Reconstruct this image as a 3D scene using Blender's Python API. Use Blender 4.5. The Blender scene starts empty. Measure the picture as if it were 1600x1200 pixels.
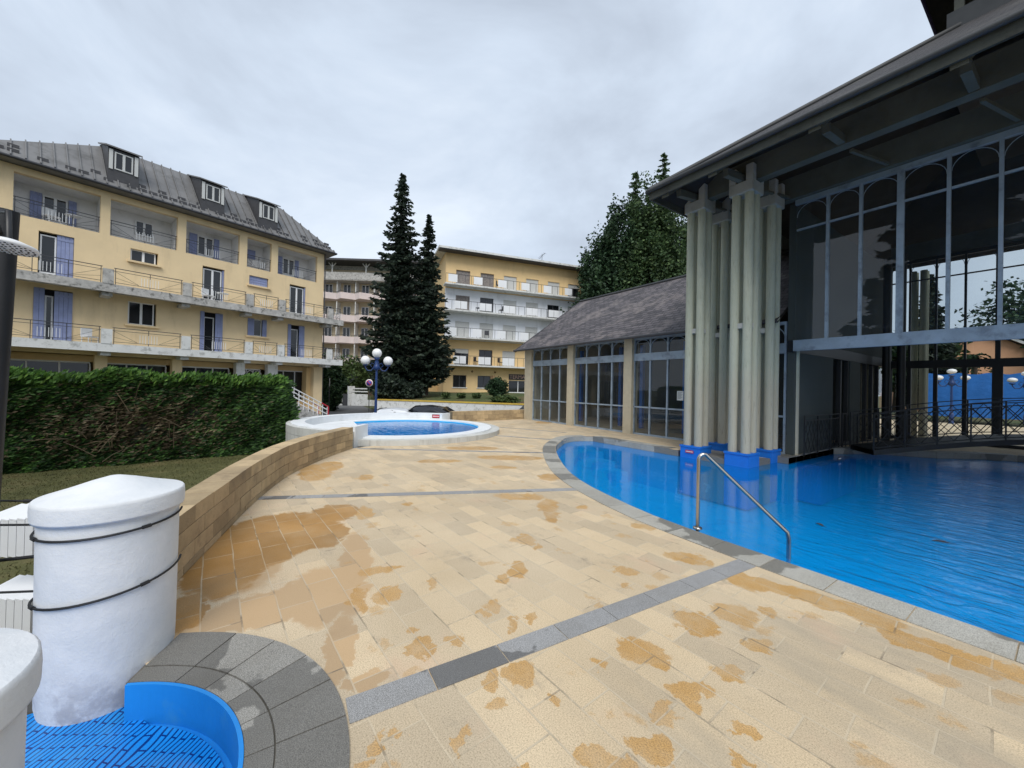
import bpy, bmesh, math, random
from mathutils import Vector, Matrix
from mathutils.geometry import tessellate_polygon
R=math.radians; random.seed(7)
S=bpy.context.scene; COL=S.collection
# ---------------------------------------------------------------- camera
FPX=600.; ROLL=R(1.2); PITCH=math.atan(4/600.); EYE=1.6
HEAD=R(-55.8); ch,sh=math.cos(HEAD),math.sin(HEAD)
def cf(X,Y): return (X*ch+Y*sh, -X*sh+Y*ch)          # camera heading frame -> world
def _w(v):
    a,b=cf(v[0],v[1]); return Vector((a,b,v[2]))
_f=Vector((0,math.cos(PITCH),math.sin(PITCH))); _r0=Vector((1,0,0)); _u0=_r0.cross(_f)
_r=_r0*math.cos(ROLL)+_u0*math.sin(ROLL); _u=_u0*math.cos(ROLL)-_r0*math.sin(ROLL)
def ray(x,y): return _f+_r*((x-800)/FPX)+_u*((600-y)/FPX)
def G(x,y,z=0):                                       # point of a level surface, heading frame
    d=ray(x,y); t=(z-EYE)/d.z; return d.x*t,d.y*t
def GW(x,y,z=0): return cf(*G(x,y,z))
def at(x,t):                                          # plan position at distance t in a direction
    return cf((x-800)/600*t, t)
cam=bpy.data.cameras.new('camera'); co=bpy.data.objects.new('camera',cam); COL.objects.link(co)
cam.sensor_width=36; cam.lens=36*FPX/1600; cam.clip_start=.05; cam.clip_end=3000
M3=Matrix((_w(_r),_w(_u),-_w(_f))).transposed()
co.matrix_world=Matrix.Translation((0,0,EYE))@M3.to_4x4(); S.camera=co
# ---------------------------------------------------------------- sky, sun
SUN_EL,SUN_AZ=R(58),R(150)
W=bpy.data.worlds.new('World'); S.world=W; W.use_nodes=True
n=W.node_tree.nodes; l=W.node_tree.links; n.clear()
def wn(t,**k):
    o=n.new(t)
    for a,b in k.items(): setattr(o,a,b)
    return o
out=wn('ShaderNodeOutputWorld'); bg=wn('ShaderNodeBackground'); tc=wn('ShaderNodeTexCoord')
sky=wn('ShaderNodeTexSky',sky_type='NISHITA',sun_disc=False,sun_elevation=SUN_EL,sun_rotation=SUN_AZ)
sky.air_density=1; sky.dust_density=2
mp=wn('ShaderNodeMapping'); mp.inputs['Scale'].default_value=(1,1,2.0); mp.inputs['Location'].default_value=(1.3,.4,.2)
n1=wn('ShaderNodeTexNoise'); n1.inputs['Scale'].default_value=1.7; n1.inputs['Detail'].default_value=6; n1.inputs['Roughness'].default_value=.58; n1.inputs['Distortion'].default_value=.35
cr=wn('ShaderNodeValToRGB'); e=cr.color_ramp.elements
e[0].position=.30; e[0].color=(.43,.49,.58,1); e[1].position=.74; e[1].color=(.74,.81,.90,1)
m=cr.color_ramp.elements.new(.5); m.color=(.56,.64,.75,1)
sk=wn('ShaderNodeVectorMath',operation='SCALE'); sk.inputs['Scale'].default_value=.08
mix=wn('ShaderNodeMixRGB'); mix.inputs['Fac'].default_value=.9
l.new(tc.outputs['Generated'],mp.inputs['Vector']); l.new(mp.outputs[0],n1.inputs['Vector']); l.new(n1.outputs['Fac'],cr.inputs['Fac'])
l.new(sky.outputs[0],sk.inputs[0]); l.new(sk.outputs[0],mix.inputs[1]); l.new(cr.outputs[0],mix.inputs[2])
l.new(mix.outputs[0],bg.inputs['Color']); bg.inputs['Strength'].default_value=1.0; l.new(bg.outputs[0],out.inputs[0])
sl=bpy.data.lights.new('sun','SUN'); sl.energy=1.9; sl.angle=R(35); sl.color=(1,.96,.9)
so=bpy.data.objects.new('sun',sl); COL.objects.link(so)
_sd=Vector((*cf(.05,-.95),1.15)).normalized(); so.rotation_euler=_sd.to_track_quat('Z','Y').to_euler()
sky.sun_elevation=math.asin(_sd.z); sky.sun_rotation=math.atan2(_sd.x,_sd.y)
S.view_settings.view_transform='Standard'; S.view_settings.look='None'; S.view_settings.exposure=0.38; S.view_settings.gamma=1
S.render.engine='CYCLES'; S.cycles.max_bounces=10; S.cycles.transparent_max_bounces=16
# ---------------------------------------------------------------- materials
class NT:
    def __init__(s,name):
        s.m=bpy.data.materials.new(name); s.m.use_nodes=True; s.n=s.m.node_tree.nodes; s.l=s.m.node_tree.links
        s.b=s.n['Principled BSDF']; s.o=s.n['Material Output']
        s.tc=s.n.new('ShaderNodeTexCoord'); s.co=s.tc.outputs['Object']
    def N(s,t,ins=None,**k):
        o=s.n.new(t)
        for a,b in k.items(): setattr(o,a,b)
        for a,b in (ins or {}).items():
            if hasattr(b,'is_linked') or isinstance(b,bpy.types.NodeSocket): s.l.new(b,o.inputs[a])
            else: o.inputs[a].default_value=b
        return o
    def noise(s,scale,detail=4,rough=.55,vec=None,dist=0):
        return s.N('ShaderNodeTexNoise',{'Vector':vec or s.co,'Scale':scale,'Detail':detail,'Roughness':rough,'Distortion':dist}).outputs['Fac']
    def ramp(s,f,stops):
        o=s.N('ShaderNodeValToRGB',{'Fac':f}); e=o.color_ramp.elements
        while len(e)<len(stops): e.new(.5)
        for q,(p,c) in zip(e,stops): q.position=p; q.color=(*c,1) if len(c)==3 else c
        return o.outputs[0]
    def mx(s,f,a,b,mode='MIX'):
        o=s.N('ShaderNodeMixRGB',blend_type=mode)
        for k,v in ((0,f),(1,a),(2,b)):
            if isinstance(v,bpy.types.NodeSocket): s.l.new(v,o.inputs[k])
            else: o.inputs[k].default_value=v if k==0 else (*v[:3],1)
        return o.outputs[0]
    def math(s,op,a,b=0,c=None):
        o=s.N('ShaderNodeMath',operation=op)
        for k,v in ((0,a),(1,b),(2,c)):
            if v is None: continue
            if isinstance(v,bpy.types.NodeSocket): s.l.new(v,o.inputs[k])
            else: o.inputs[k].default_value=v
        return o.outputs[0]
    def smooth(s,v,lo,hi,a=0.,b=1.):
        o=s.N('ShaderNodeMapRange',{'Value':v,'From Min':lo,'From Max':hi,'To Min':a,'To Max':b},interpolation_type='SMOOTHSTEP'); return o.outputs[0]
    def col(s,c):
        if isinstance(c,bpy.types.NodeSocket): s.l.new(c,s.b.inputs['Base Color'])
        else: s.b.inputs['Base Color'].default_value=(*c[:3],1)
    def rough(s,c):
        if isinstance(c,bpy.types.NodeSocket): s.l.new(c,s.b.inputs['Roughness'])
        else: s.b.inputs['Roughness'].default_value=c
    def bump(s,h,strength=.3,dist=.01,prev=None):
        o=s.N('ShaderNodeBump',{'Height':h,'Strength':strength,'Distance':dist})
        if prev: s.l.new(prev,o.inputs['Normal'])
        s.l.new(o.outputs[0],s.b.inputs['Normal']); return o.outputs[0]
def surf(name,c,rough=.7,var=.18,scale=3,bump=.15,bs=40,stain=None,ss=.8,sa=.5,metal=0,island=0,spec=.5,bd=.01,streak=0):
    t=NT(name); dark=[x*(1-var) for x in c]; lite=[min(1,x*(1+var)) for x in c]
    k=t.ramp(t.noise(scale,6,.6),[(.3,dark),(.7,lite)])
    if island:
        r=t.N('ShaderNodeNewGeometry').outputs['Random Per Island']
        k=t.mx(1,k,t.ramp(r,[(0,(1-island,)*3),(1,(1+island*.5,)*3)]),'MULTIPLY')
    if stain:
        v=t.co
        if streak: v=t.N('ShaderNodeMapping',{'Vector':t.co,'Scale':(streak,streak,.35)}).outputs[0]
        f=t.smooth(t.noise(ss,8,.68,v),.5,.68,0,sa); k=t.mx(f,k,stain)
    t.col(k); t.rough(rough); t.b.inputs['Metallic'].default_value=metal; t.b.inputs['Specular IOR Level'].default_value=spec
    if bump: t.bump(t.noise(bs,4,.6),bump,bd)
    return t.m
MT={}
def defm(k,*a,**kw): MT[k]=surf(k,*a,**kw)
defm('yellow_render',(.78,.61,.37),.85,.07,.7,.1,60,stain=(.45,.34,.2),ss=.9,sa=.28,streak=1.6)
defm('orange_render',(.80,.58,.30),.85,.05,.7,.1,60,stain=(.5,.36,.18),ss=.6,sa=.2,streak=1.4)
defm('cream_render',(.62,.53,.37),.85,.08,.7,.1,60,stain=(.4,.36,.3),ss=.8,sa=.3,streak=1.5)
defm('grey_white_render',(.78,.81,.86),.85,.06,.7,.1,60,stain=(.35,.36,.36),ss=.5,sa=.3,streak=1.4)
defm('loggia_wall',(.74,.73,.72),.85,.08,1,.1,60,stain=(.38,.38,.37),ss=1.2,sa=.4)
defm('old_concrete',(.44,.43,.41),.9,.25,3.5,.4,30,stain=(.07,.07,.065),ss=4.5,sa=.85)
defm('white_concrete',(.66,.67,.66),.8,.08,2,.2,30,stain=(.20,.20,.18),ss=3.6,sa=.6)
defm('pool_white',(.74,.76,.77),.6,.05,2,.15,40,stain=(.45,.46,.44),ss=1.6,sa=.3)
defm('pool_panel',(.53,.53,.50),.8,.10,3,.2,40,stain=(.33,.32,.28),ss=1.8,sa=.5,streak=3)
defm('pink_parapet',(.68,.59,.57),.85,.06,1,.1,30,stain=(.45,.4,.38),ss=1,sa=.3,streak=2)
defm('lilac_shutter',(.24,.28,.47),.65,.12,3,.15,30,stain=(.32,.36,.50),ss=2,sa=.5)
defm('white_paint',(.76,.77,.78),.5,.05,2,.05)
defm('white_panel',(.80,.82,.85),.45,.04,1,0)
defm('roller_shutter',(.56,.57,.56),.6,.05,1,.1)
defm('dark_metal',(.06,.062,.07),.5,.15,4,.05,metal=.4)
defm('black_metal',(.015,.016,.018),.45,.2,6,.1)
defm('slate_dark',(.05,.05,.055),.6,.2,4,.2)
defm('zinc',(.18,.178,.178),.55,.18,.8,.1,stain=(.09,.09,.085),ss=1.2,sa=.6,metal=.25)
defm('fascia_board',(.055,.06,.052),.9,.25,2.5,.35,25,stain=(.03,.03,.026),ss=3,sa=.7)
defm('zinc_gutter',(.05,.053,.056),.6,.2,2,.1,stain=(.06,.06,.06),ss=2,sa=.6,metal=.2)
defm('green_concrete',(.34,.35,.27),.85,.10,1.6,.25,35,stain=(.24,.22,.17),ss=1.3,sa=.55)
defm('pillar_cap_concrete',(.42,.42,.39),.85,.10,3,.25,35,stain=(.22,.22,.2),ss=2,sa=.5)
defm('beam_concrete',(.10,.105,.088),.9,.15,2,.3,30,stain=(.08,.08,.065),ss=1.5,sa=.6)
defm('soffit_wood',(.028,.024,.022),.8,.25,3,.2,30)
defm('steel_blue',(.30,.37,.44),.5,.15,3,.15,40,stain=(.13,.15,.18),ss=3.5,sa=.6,metal=.15)
defm('annex_pillar',(.50,.44,.32),.85,.08,3,.3,40,stain=(.34,.3,.22),ss=2,sa=.4)
defm('dark_frame',(.013,.015,.018),.5,.2,3,.1)
defm('grey_wall',(.06,.07,.066),.9,.08,1,.1,30)
defm('pool_blue_paint',(.0,.50,.88),.45,.08,1.5,.05,20,stain=(.0,.12,.45),ss=1.5,sa=.4)
defm('pedestal_blue',(.005,.16,.62),.5,.06,2,.1,30,stain=(.02,.1,.4),ss=3,sa=.4)
defm('bath_blue',(.01,.25,.72),.5,.10,2,.1,30,stain=(.05,.30,.62),ss=5,sa=.5)
defm('sandstone',(.48,.36,.21),.9,.18,6,.6,60,stain=(.15,.11,.07),ss=3.0,sa=.6,island=.30)
defm('sandstone_top',(.52,.43,.29),.9,.14,6,.5,60,stain=(.22,.19,.14),ss=4,sa=.6,island=.12)
defm('mortar',(.20,.17,.12),.95,.2,20,.3,50)
defm('joint_and_shade',(.13,.12,.10),.95,.2,20,.3,50)
defm('stainless',(.50,.48,.45),.22,.06,3,0,metal=1)
defm('brown_curtain',(.22,.20,.19),.8,.3,9,.1)
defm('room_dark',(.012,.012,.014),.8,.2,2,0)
defm('lamp_blue',(.015,.045,.16),.4,.15,5,.05)
defm('globe_glass',(.82,.82,.82),.25,.02,2,0)
defm('bark',(.06,.045,.033),.95,.3,6,.6,20)
defm('asphalt',(.13,.135,.14),.9,.12,1.5,.3,90,stain=(.09,.09,.09),ss=.4,sa=.5)
defm('orange_house',(.62,.34,.20),.85,.05,1,.1)
defm('tarp_blue',(.02,.16,.52),.55,.12,.6,.4,2.2,bd=.12)
defm('red_paint',(.5,.03,.05),.5,.05,3,0)
defm('sign_blue',(.03,.06,.35),.4,.05,3,0)
defm('sign_brown',(.10,.035,.03),.5,.1,3,0)
defm('tan_letter',(.45,.30,.24),.5,.05,3,0)
defm('car_white',(.75,.77,.8),.25,.02,2,0)
defm('car_dark',(.02,.022,.028),.2,.05,2,0)
defm('car_silver',(.5,.52,.54),.25,.03,2,0,metal=.5)
defm('rubber',(.015,.015,.015),.8,.1,5,0)
defm('tail_red',(.4,.01,.01),.3,.05,5,0)
defm('yellow_edge',(.55,.38,.06),.8,.15,3,.1)
defm('hedge_inner_shade',(.012,.016,.009),.9,.3,6,.3)
defm('paper',(.6,.62,.6),.6,.03,3,0)
defm('cable_black',(.01,.01,.011),.6,.1,3,0)
defm('leaf_debris',(.05,.035,.02),.8,.3,8,.2)
defm('purple_trim',(.06,.04,.14),.6,.1,3,.1)
defm('brass_plate',(.25,.16,.08),.5,.2,8,.2)
# plaster of the bath pillars
t=NT('rough_plaster'); k=t.ramp(t.noise(4,6,.6),[(.3,(.62,.65,.68)),(.7,(.76,.77,.78))])
k=t.mx(t.smooth(t.noise(2.6,8,.7),.56,.72,0,.45),k,(.42,.40,.37))
z=t.N('ShaderNodeSeparateXYZ',{'Vector':t.co}).outputs['Z']
lowd=t.math('MULTIPLY',t.smooth(z,.0,.42,1,0),t.smooth(t.noise(5,7,.7),.42,.62)); k=t.mx(t.math('MULTIPLY',lowd,.75),k,(.33,.33,.36))
t.col(k); t.rough(.85); p=t.bump(t.noise(14,7,.65),.30,.014); t.bump(t.noise(90,3,.6),.3,.004,p); MT['rough_plaster']=t.m
t=NT('green_concrete'); zc=t.N('ShaderNodeSeparateXYZ',{'Vector':t.co}).outputs['Z']
k=t.ramp(t.noise(1.6,6,.6),[(.3,(.38,.40,.31)),(.7,(.45,.46,.36))]); wv=t.N('ShaderNodeMapping',{'Vector':t.co,'Scale':(7,7,.6)}).outputs[0]
lo=t.smooth(t.math('ADD',zc,t.math('MULTIPLY',t.noise(2.5,5,.7,wv),1.6)),2.0,3.4,1,0); k=t.mx(t.math('MULTIPLY',lo,.7),k,(.42,.37,.285))
k=t.mx(t.smooth(t.noise(5,8,.7,wv),.52,.7,0,.5),k,(.17,.155,.12)); k=t.mx(t.smooth(t.noise(28,5,.7),.62,.7,0,.5),k,(.5,.5,.46)); t.col(k); t.rough(.88); t.bump(t.noise(30,5,.7),.35,.008); MT['green_concrete']=t.m
# slates
def slate(name,c1,c2,c3,sc):
    t=NT(name); v=t.N('ShaderNodeMapping',{'Vector':t.co,'Scale':(1,1.22,1)}).outputs[0]
    b=t.N('ShaderNodeTexBrick',{'Vector':v,'Color1':(*c1,1),'Color2':(*c2,1),'Mortar':(*[x*.25 for x in c1],1),'Scale':1.,'Mortar Size':.012,'Brick Width':.24*sc,'Row Height':.15*sc,'Bias':0.,'Mortar Smooth':.3})
    k=t.mx(t.smooth(t.noise(1.1,8,.7),.48,.66,0,.75),b.outputs['Color'],c3)
    k=t.mx(.5,k,t.ramp(t.noise(14,4,.7),[(.3,(.3,.3,.3)),(.7,(1,1,1))]),'MULTIPLY')
    t.col(k); t.rough(.8)
    y=t.N('ShaderNodeSeparateXYZ',{'Vector':v}).outputs['Y']; saw=t.math('FRACT',t.math('DIVIDE',y,.15*sc))
    h=t.math('ADD',t.math('MULTIPLY',saw,-.7),t.math('MULTIPLY',b.outputs['Fac'],-.6)); h=t.math('ADD',h,t.noise(9,3))
    t.bump(h,1.,.05); return t.m
MT['slate_mossy']=slate('slate_mossy',(.035,.033,.035),(.06,.055,.058),(.10,.095,.085),1)
MT['slate']=slate('slate',(.06,.055,.062),(.15,.133,.142),(.26,.225,.215),1.25)
# zinc of roofs, grass, foliage
def leafmat(name,c1,c2,c3,nz=1.2,sub=.1,rough=.6):
    t=NT(name); r=t.N('ShaderNodeNewGeometry').outputs['Random Per Island']
    k=t.ramp(r,[(0,[x*1.25 for x in c1]),(.6,[x*1.25 for x in c2]),(1,[x*1.3 for x in c3])]); k=t.mx(.65,k,t.ramp(t.noise(nz,4,.6),[(.35,(.45,.45,.45)),(.65,(1.25,1.25,1.2))]),'MULTIPLY')
    t.col(k); t.rough(rough); t.b.inputs['Specular IOR Level'].default_value=.3
    tr=t.N('ShaderNodeBsdfTranslucent',{'Color':k}); mm=t.N('ShaderNodeMixShader',{0:.18,1:t.b.outputs[0],2:tr.outputs[0]}); t.l.new(mm.outputs[0],t.o.inputs[0]); return t.m
MT['spruce']=leafmat('spruce',(.010,.018,.014),(.022,.036,.024),(.05,.07,.045),.5)
MT['hedge_leaf']=leafmat('hedge_leaf',(.011,.028,.010),(.026,.066,.016),(.065,.14,.03),.9)
MT['hedge_tip']=leafmat('hedge_tip',(.042,.10,.018),(.075,.165,.028),(.14,.24,.045),1.2)
MT['dry_leaf']=leafmat('dry_leaf',(.045,.035,.02),(.10,.075,.045),(.20,.16,.10),1.5)
MT['dark_leaf']=leafmat('dark_leaf',(.012,.03,.015),(.025,.055,.025),(.05,.095,.04),.35)
MT['cypress_leaf']=leafmat('cypress_leaf',(.022,.045,.02),(.045,.085,.032),(.10,.15,.06),.35)
MT['shrub_leaf']=leafmat('shrub_leaf',(.02,.035,.012),(.05,.085,.025),(.10,.14,.05),1)
t=NT('grass'); k=t.ramp(t.noise(1.2,8,.7),[(.3,(.085,.085,.025)),(.5,(.13,.13,.04)),(.72,(.22,.18,.075))]); k=t.mx(.6,k,t.ramp(t.noise(55,3,.7),[(.3,(.35,.35,.35)),(.7,(1.3,1.3,1.3))]),'MULTIPLY'); t.col(k); t.rough(.95); t.bump(t.noise(70,3,.8),.9,.03); MT['grass']=t.m
t=NT('bank_grass'); k=t.ramp(t.noise(.35,7,.7),[(.35,(.05,.075,.02)),(.5,(.09,.11,.035)),(.62,(.12,.065,.035)),(.8,(.14,.12,.05))]); t.col(k); t.rough(.95); t.bump(t.noise(20,5,.8),1,.08); MT['bank_grass']=t.m
# grey granite
def granite(name,c,wet=.5,ws=1.4,thr=.52,isl=.12):
    t=NT(name); k=t.ramp(t.noise(230,2,.8),[(.36,[x*.5 for x in c]),(.5,c),(.64,[x*1.55 for x in c])])
    r=t.N('ShaderNodeNewGeometry').outputs['Random Per Island']; k=t.mx(1,k,t.ramp(r,[(0,(1-isl,)*3),(1,(1+isl,)*3)]),'MULTIPLY')
    k=t.mx(.5,k,t.ramp(t.noise(3,6,.65),[(.3,(.75,.72,.66)),(.7,(1.1,1.1,1.1))]),'MULTIPLY')
    w=t.math('ADD',t.noise(ws,5,.5),t.math('MULTIPLY',t.math('SUBTRACT',r,.5),.16)); w=t.smooth(w,thr,thr+.012)
    k=t.mx(t.math('MULTIPLY',w,wet),k,(.045,.042,.036)); t.col(k); t.rough(t.math('SUBTRACT',.85,t.math('MULTIPLY',w,.3)))
    t.bump(t.noise(160,3,.7),.35,.004); return t.m
MT['granite_band']=granite('granite_band',(.29,.29,.29),.62,1.5,.58)
MT['granite_kerb']=granite('granite_kerb',(.30,.29,.265),.55,1.3,.47)
MT['granite_coping']=granite('granite_coping',(.36,.35,.315),.55,.55,.54)
# paving with grout, aggregate and wet marks
BLOBS=[(668,1008,22,17),(716,995,14,9),(654,985,12,5),(780,938,14,12),(760,953,10,8),(815,970,9,14),(839,964,10,12),(820,1047,32,22),(778,1055,14,13),(785,1083,22,9),(745,1138,13,20),(875,1080,11,10),(1012,1015,40,22),(942,1030,18,7),(1050,1112,25,27),(1072,1080,24,16),(960,1182,45,30),(1025,1165,34,28),(820,1195,20,10),(605,1150,17,24),(640,1130,16,13),(580,1192,26,13),(1090,968,35,20),(1097,974,40,18),(1150,955,38,18),(1205,951,20,12),(1191,1000,20,13),(1150,1049,27,17),(1092,1072,24,16),(1165,1135,20,15),(1157,1184,20,14),
(817,887,20,13),(795,901,14,8),(825,842,20,8),(846,851,9,5),(982,889,20,6),(1080,870,42,9),(1007,821,22,4),(815,775,50,5),(861,788,18,10),(866,806,15,11),(912,791,11,3),(982,914,9,5),(600,888,38,7),(681,908,12,10),(616,925,24,16),(571,935,10,30),(494,738,30,16),(520,728,24,9),(640,787,11,3),(1170,906,45,14),(1262,929,70,14),(1337,950,60,16),(1420,990,70,14),(1469,1016,70,18),(1562,1041,60,18),(1660,1070,60,18),(575,745,14,5),(800,715,60,4),(690,720,40,3),(740,700,50,3),(860,745,20,6),(850,660,14,2),(790,730,24,3),(575,800,16,12)]
BIG=[(345,890,66,60),(440,822,85,26),(390,868,95,34),(300,955,30,38),(462,845,55,28),(505,835,50,26),(530,800,38,16),(330,850,50,40)]
MID=[(545,900,30,80),(540,1010,28,60),(500,930,60,55),(420,950,110,35),(330,985,70,20),(580,1060,35,22),(350,880,90,75)]
t=NT('paving'); cfv=t.N('ShaderNodeMapping',{'Vector':t.co,'Rotation':(0,0,-HEAD)}); cfv.vector_type='POINT'
# heading frame X = a*cos - b*sin with angle +HEAD
cfv.inputs['Rotation'].default_value=(0,0,HEAD)
d1=t.N('ShaderNodeTexNoise',{'Vector':t.co,'Scale':5.5,'Detail':5.,'Roughness':.6}); d2=t.N('ShaderNodeVectorMath',{0:d1.outputs['Color'],1:(.5,.5,.5)},operation='SUBTRACT')
d3=t.N('ShaderNodeVectorMath',{0:d2.outputs[0],'Scale':.30},operation='SCALE'); X0=cfv.outputs[0]; f1=t.N('ShaderNodeTexNoise',{'Vector':t.co,'Scale':24.,'Detail':4.}); f2=t.N('ShaderNodeVectorMath',{0:f1.outputs['Color'],1:(.07,.07,.07),2:d3.outputs[0]},operation='MULTIPLY_ADD'); XD=t.N('ShaderNodeVectorMath',{0:X0,1:f2.outputs[0]},operation='ADD').outputs[0]
flat=t.N('ShaderNodeVectorMath',{0:XD,1:(1,1,0)},operation='MULTIPLY').outputs[0]
def blobmask(lst,lo=.84,hi=1.0):
    cur=None
    for (px,py,rx,ry) in lst:
        cx,cy=G(px,py); x2,_=G(px+rx,py); _,yn=G(px,py+ry); _,yf=G(px,py-ry)
        rX=max(abs(x2-cx),.02); rY=max((yf-yn)/2,.02); cy=(yn+yf)/2
        # image blobs lie along the sight line
        a=math.atan2(cy,cx)-math.pi/2
        fl_v=flat if cur is None else t.N('ShaderNodeVectorMath',{0:cur,1:(1e-6,1e-6,0),2:flat},operation='MULTIPLY_ADD').outputs[0]
        m=t.N('ShaderNodeMapping',{'Vector':fl_v,'Location':(cx,cy,0),'Rotation':(0,0,a),'Scale':(rX*.92,rY,1)}); m.vector_type='TEXTURE'
        ln=t.N('ShaderNodeVectorMath',{0:m.outputs[0]},operation='LENGTH').outputs['Value']
        cur=ln if cur is None else t.math('MINIMUM',cur,ln)
    return t.smooth(cur,lo,hi,1,0)
wet=blobmask(BLOBS); big=blobmask(BIG); midm=blobmask(MID)
rot=t.N('ShaderNodeMapping',{'Vector':t.co,'Rotation':(0,0,R(-4))}).outputs[0]
wob=t.N('ShaderNodeTexNoise',{'Vector':t.co,'Scale':2.,'Detail':2.}); wv=t.N('ShaderNodeVectorMath',{0:wob.outputs['Color'],'Scale':.03},operation='SCALE'); rot=t.N('ShaderNodeVectorMath',{0:rot,1:wv.outputs[0]},operation='ADD').outputs[0]
br=t.N('ShaderNodeTexBrick',{'Vector':rot,'Color1':(.80,.80,.81,1),'Color2':(1.05,1.02,.97,1),'Mortar':(1,1,1,1),'Scale':1.,'Mortar Size':.0055,'Mortar Smooth':.2,'Brick Width':.42,'Row Height':.215,'Bias':0.},offset=.37,squash=1.)
agg=t.noise(140,3,.85)
base=t.ramp(t.noise(.8,6,.6),[(.3,(.54,.43,.285)),(.7,(.65,.535,.375))])
c=t.mx(1,base,br.outputs['Color'],'MULTIPLY')
c=t.mx(1,c,t.ramp(agg,[(.34,(.55,.53,.50)),(.47,(.96,.96,.96)),(.62,(1.18,1.18,1.17))]),'MULTIPLY')
c=t.mx(t.smooth(t.noise(2.6,9,.78),.54,.70,0,.5),c,(.28,.235,.18))
gs=t.N('ShaderNodeSeparateXYZ',{'Vector':t.co}); gk=t.math('MULTIPLY',t.smooth(gs.outputs['X'],-2.0,-.6),t.smooth(t.noise(1.1,8,.7,t.N('ShaderNodeMapping',{'Vector':t.co,'Location':(4,7,0),'Scale':(.6,1.6,1)}).outputs[0]),.42,.66,0,.6)); c=t.mx(gk,c,(.33,.285,.215))      # grime
c=t.mx(t.smooth(t.noise(1.7,6,.6,t.N('ShaderNodeMapping',{'Vector':t.co,'Location':(9,3,0)}).outputs[0]),.55,.75,0,.35),c,(.60,.40,.27))
ochre=t.mx(1,t.ramp(t.noise(1.8,4),[(.3,(.46,.255,.07)),(.7,(.56,.33,.11))]),t.ramp(agg,[(.34,(.45,.42,.40)),(.5,(.95,.95,.95)),(.62,(1.25,1.25,1.25))]),'MULTIPLY')
c=t.mx(t.math('MULTIPLY',midm,.78),c,t.mx(1,(.50,.33,.17),br.outputs['Color'],'MULTIPLY'))
spk=t.math('MULTIPLY',t.smooth(t.noise(2.7,6,.6,t.N('ShaderNodeMapping',{'Vector':t.co,'Location':(21,5,0)}).outputs[0]),.615,.66),.55); wet=t.math('MAXIMUM',wet,spk)
c=t.mx(t.math('MULTIPLY',wet,t.smooth(t.noise(3.3,6,.65),.3,.62,.45,.9)),c,ochre)
deep=t.mx(1,t.ramp(t.noise(1.3,4),[(.3,(.32,.165,.035)),(.7,(.46,.25,.07))]),br.outputs['Color'],'MULTIPLY'); deep=t.mx(1,deep,t.ramp(agg,[(.34,(.7,.7,.7)),(.6,(1.15,1.15,1.15))]),'MULTIPLY')
c=t.mx(t.math('MULTIPLY',big,t.smooth(t.noise(2.1,6,.65),.3,.62,.78,.97)),c,deep)
gm=t.math('MULTIPLY',br.outputs['Fac'],t.smooth(t.noise(3,4,.6),.3,.7,.25,.85)); gcol=t.ramp(t.noise(4,5),[(.38,(.16,.13,.09)),(.46,(.50,.42,.30)),(.7,(.55,.47,.34))])
c=t.mx(gm,c,gcol); t.col(c)
t.rough(t.math('SUBTRACT',.88,t.math('MULTIPLY',t.math('MAXIMUM',big,t.math('MAXIMUM',wet,midm)),.38)))
p=t.bump(t.math('MULTIPLY',br.outputs['Fac'],-1),.5,.006); t.bump(agg,.35,.004,p); MT['paving']=t.m
# water, glass
def schlick(t,f0,nrm=None):
    g=t.N('ShaderNodeNewGeometry'); c=t.math('ABSOLUTE',t.N('ShaderNodeVectorMath',{0:nrm or g.outputs['Normal'],1:g.outputs['Incoming']},operation='DOT_PRODUCT').outputs['Value'])
    p=t.math('POWER',t.math('SUBTRACT',1,t.math('MINIMUM',c,1)),5); return t.math('MULTIPLY_ADD',p,1-f0,f0).node
def glassmat(name,tint,dirt,dcol,ior=1.5,rough=0.):
    t=NT(name); t.n.remove(t.b); fr=schlick(t,.043)
    tr=t.N('ShaderNodeBsdfTransparent',{'Color':(*tint,1)}); gl=t.N('ShaderNodeBsdfGlossy',{'Color':(1,1,1,1),'Roughness':rough})
    a=t.N('ShaderNodeMixShader',{0:fr.outputs[0],1:tr.outputs[0],2:gl.outputs[0]})
    df=t.N('ShaderNodeBsdfDiffuse',{'Color':(*dcol,1)}); f=t.smooth(t.noise(1.2,6,.7),.35,.75,dirt*.4,dirt)
    b=t.N('ShaderNodeMixShader',{0:f,1:a.outputs[0],2:df.outputs[0]}); t.l.new(b.outputs[0],t.o.inputs[0])
    bp=t.N('ShaderNodeBump',{'Height':t.noise(.8,2,.5),'Strength':.03,'Distance':.05}); t.l.new(bp.outputs[0],gl.inputs['Normal']); return t.m
MT['hall_glass']=glassmat('hall_glass',(.78,.82,.84),.07,(.28,.31,.34))
MT['far_glass']=glassmat('far_glass',(.85,.88,.88),.05,(.3,.32,.3))
MT['annex_glass']=glassmat('annex_glass',(.72,.77,.80),.10,(.25,.28,.30))
t=NT('window_glass'); t.col((.015,.017,.02)); t.rough(.04); t.b.inputs['Specular IOR Level'].default_value=.6; t.bump(t.noise(.7,2),.05,.05); MT['window_glass']=t.m
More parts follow.
